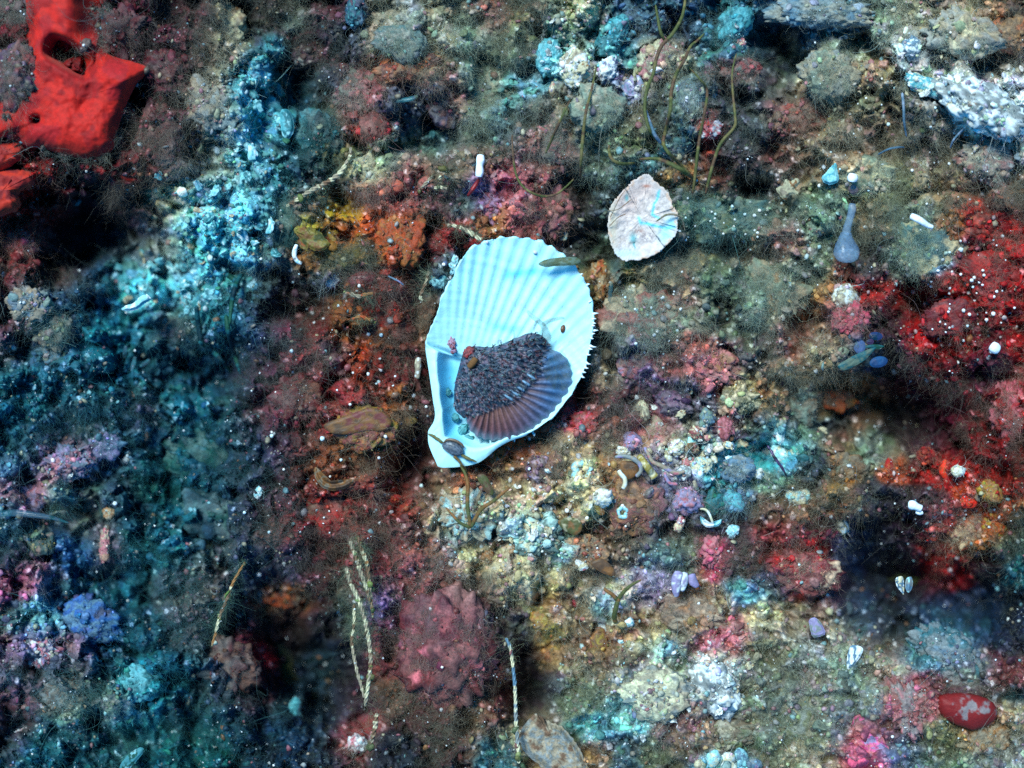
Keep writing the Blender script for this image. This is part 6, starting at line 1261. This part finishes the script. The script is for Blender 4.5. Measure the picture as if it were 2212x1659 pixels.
def hairs(name, u, v, r, L, rad, col, spreadk, up, curl, npts=5, tuft=64.):
    n = len(u)
    e = 3.0
    gx = fbm((u + e) / tuft, v / tuft, 2, 210) - fbm((u - e) / tuft, v / tuft, 2, 210)
    gy = fbm(u / tuft, (v + e) / tuft, 2, 210) - fbm(u / tuft, (v - e) / tuft, 2, 210)
    gm = np.hypot(gx, gy) + 1e-6
    k = np.minimum(gm / .05, 1.2)
    d = np.column_stack([-gx / gm * k * spreadk, -gy / gm * k * spreadk, np.full(n, up)]) + r.normal(0, .42, (n, 3))
    d /= np.linalg.norm(d, axis=1)[:, None]
    b = r.normal(0, 1, (n, 3)); b -= (b * d).sum(1)[:, None] * d
    t = np.linspace(0, 1, npts)
    base = np.column_stack([u, v, grid_at(ZT, u, v) - 1])
    b2 = np.cross(d, b)
    f1, p1 = r.uniform(2.5, 7, n)[:, None], r.uniform(0, 6.3, n)[:, None]
    sway = np.column_stack([.35 * fbm(u / 150, v / 150, 2, 216) - .05, .25 + .3 * fbm(u / 150, v / 150, 2, 217), np.zeros(n)])
    P = (base[:, None] + d[:, None] * (L[:, None] * (t - .18 * t * t))[..., None] + b[:, None] * (curl * L[:, None] * t ** 2)[..., None]
         + b2[:, None] * (.16 * L[:, None] * (np.sin(f1 * t + p1) - np.sin(p1)))[..., None] + sway[:, None] * (.8 * L[:, None] * t ** 2)[..., None])
    hc = bpy.data.hair_curves.new(name)
    hc.add_curves([npts] * n)
    hc.attributes["position"].data.foreach_set("vector", np.ascontiguousarray(XY(P.reshape(-1, 3)), np.float32).ravel())
    ra = hc.attributes.get("radius") or hc.attributes.new("radius", 'FLOAT', 'POINT')
    ra.data.foreach_set("value", (rad[:, None] * (1.0 - .75 * t)[None] * S).astype(np.float32).ravel())
    ca = hc.attributes.new("Col", 'FLOAT_COLOR', 'CURVE')
    c4 = np.ones((n, 4), np.float32); c4[:, :3] = np.clip(col, 0, 1)
    ca.data.foreach_set("color", c4.ravel())
    hc.materials.append(M['hair'])
    o = bpy.data.objects.new(name, hc); scene.collection.objects.link(o)
    return tag(o, kind='stuff')
def furcol(u, v, r, k, tint):
    c = grid_at(CT, u, v)
    sea = np.clip(smooth(820, 420, u) * smooth(520, 760, v) + np.exp(-((u - 640) / 90) ** 2 - ((v - 400) / 160) ** 2) + .6 * np.exp(-((u - 1560) / 160) ** 2 - ((v - 480) / 90) ** 2) + .35 * smooth(.45, .7, n2(u / 120, v / 120, 208)), 0, 1)[:, None]
    tint = np.asarray(tint) * (1 - sea) + np.array([.055, .22, .225]) * sea  # hair in the left field takes on the painted teal haze too
    g = c.mean(1, keepdims=True)
    return np.clip((c * (1 - k) + np.asarray(tint) * (.55 + .9 * g / .2) * k) * np.exp(r.normal(0, .3, (len(u), 1))), .004, .8)
u, v, r = surf(1500000, lambda u, v: (.10 + .90 * np.clip(grid_at(FT, u, v), 0, 1) * smooth(.25, .62, n2(u / 60, v / 60, 205) * .7 + .3 * n2(u / 17, v / 17, 215))) * (1 - .8 * smooth(.35, .9, gran(u, v))) * (.45 + .55 * smooth(.3, .6, n2(u / 33, v / 33, 218))) * (1 - .75 * smooth(-60, -150, grid_at(Zflat, u, v))) * (1 - .6 * smooth(1200, 1350, u) * smooth(1180, 1320, v)), 41)
hairs("algae_fuzz", u, v, r, r.uniform(8, 36, len(u)) * (.5 + n2(u / 80, v / 80, 206)), r.uniform(.10, .25, len(u)), furcol(u, v, r, .36, (.40, .40, .29)) * 1.2, .75, .7, .5, 6, 44.)
u, v, r = surf(460000, lambda u, v: (1 - .75 * smooth(1200, 1350, u) * smooth(1180, 1320, v)) * smooth(.35, .95, grid_at(FT, u, v)) * smooth(.35, .6, n2(u / 75, v / 75, 221)) * (1 - smooth(.35, .8, gran(u, v))) * (1 - smooth(-60, -130, grid_at(Zflat, u, v))), 44)
hairs("algae_film", u, v, r, r.uniform(22, 58, len(u)), r.uniform(.09, .19, len(u)), furcol(u, v, r, .5, (.36, .36, .26)) * 1.25, .5, .8, .6, 6, 50.)
u, v, r = surf(60000, lambda u, v: .25 + .75 * smooth(.5, .72, n2(u / 50, v / 50, 207)), 42)
hairs("coralline_turf", u, v, r, r.uniform(6, 15, len(u)), r.uniform(.6, 1.15, len(u)), np.clip(grid_at(CT, u, v) * np.exp(r.normal(.2, .55, (len(u), 1))), .004, .8), .9, .9, .25, 4)
u, v, r = surf(5200, lambda u, v: np.full(len(u), .6), 43)
hairs("loose_filaments", u, v, r, r.uniform(30, 90, len(u)), r.uniform(.3, .6, len(u)), np.clip(furcol(u, v, r, .6, (.22, .22, .2)), 0, .8), 1.2, .35, .6, 8)
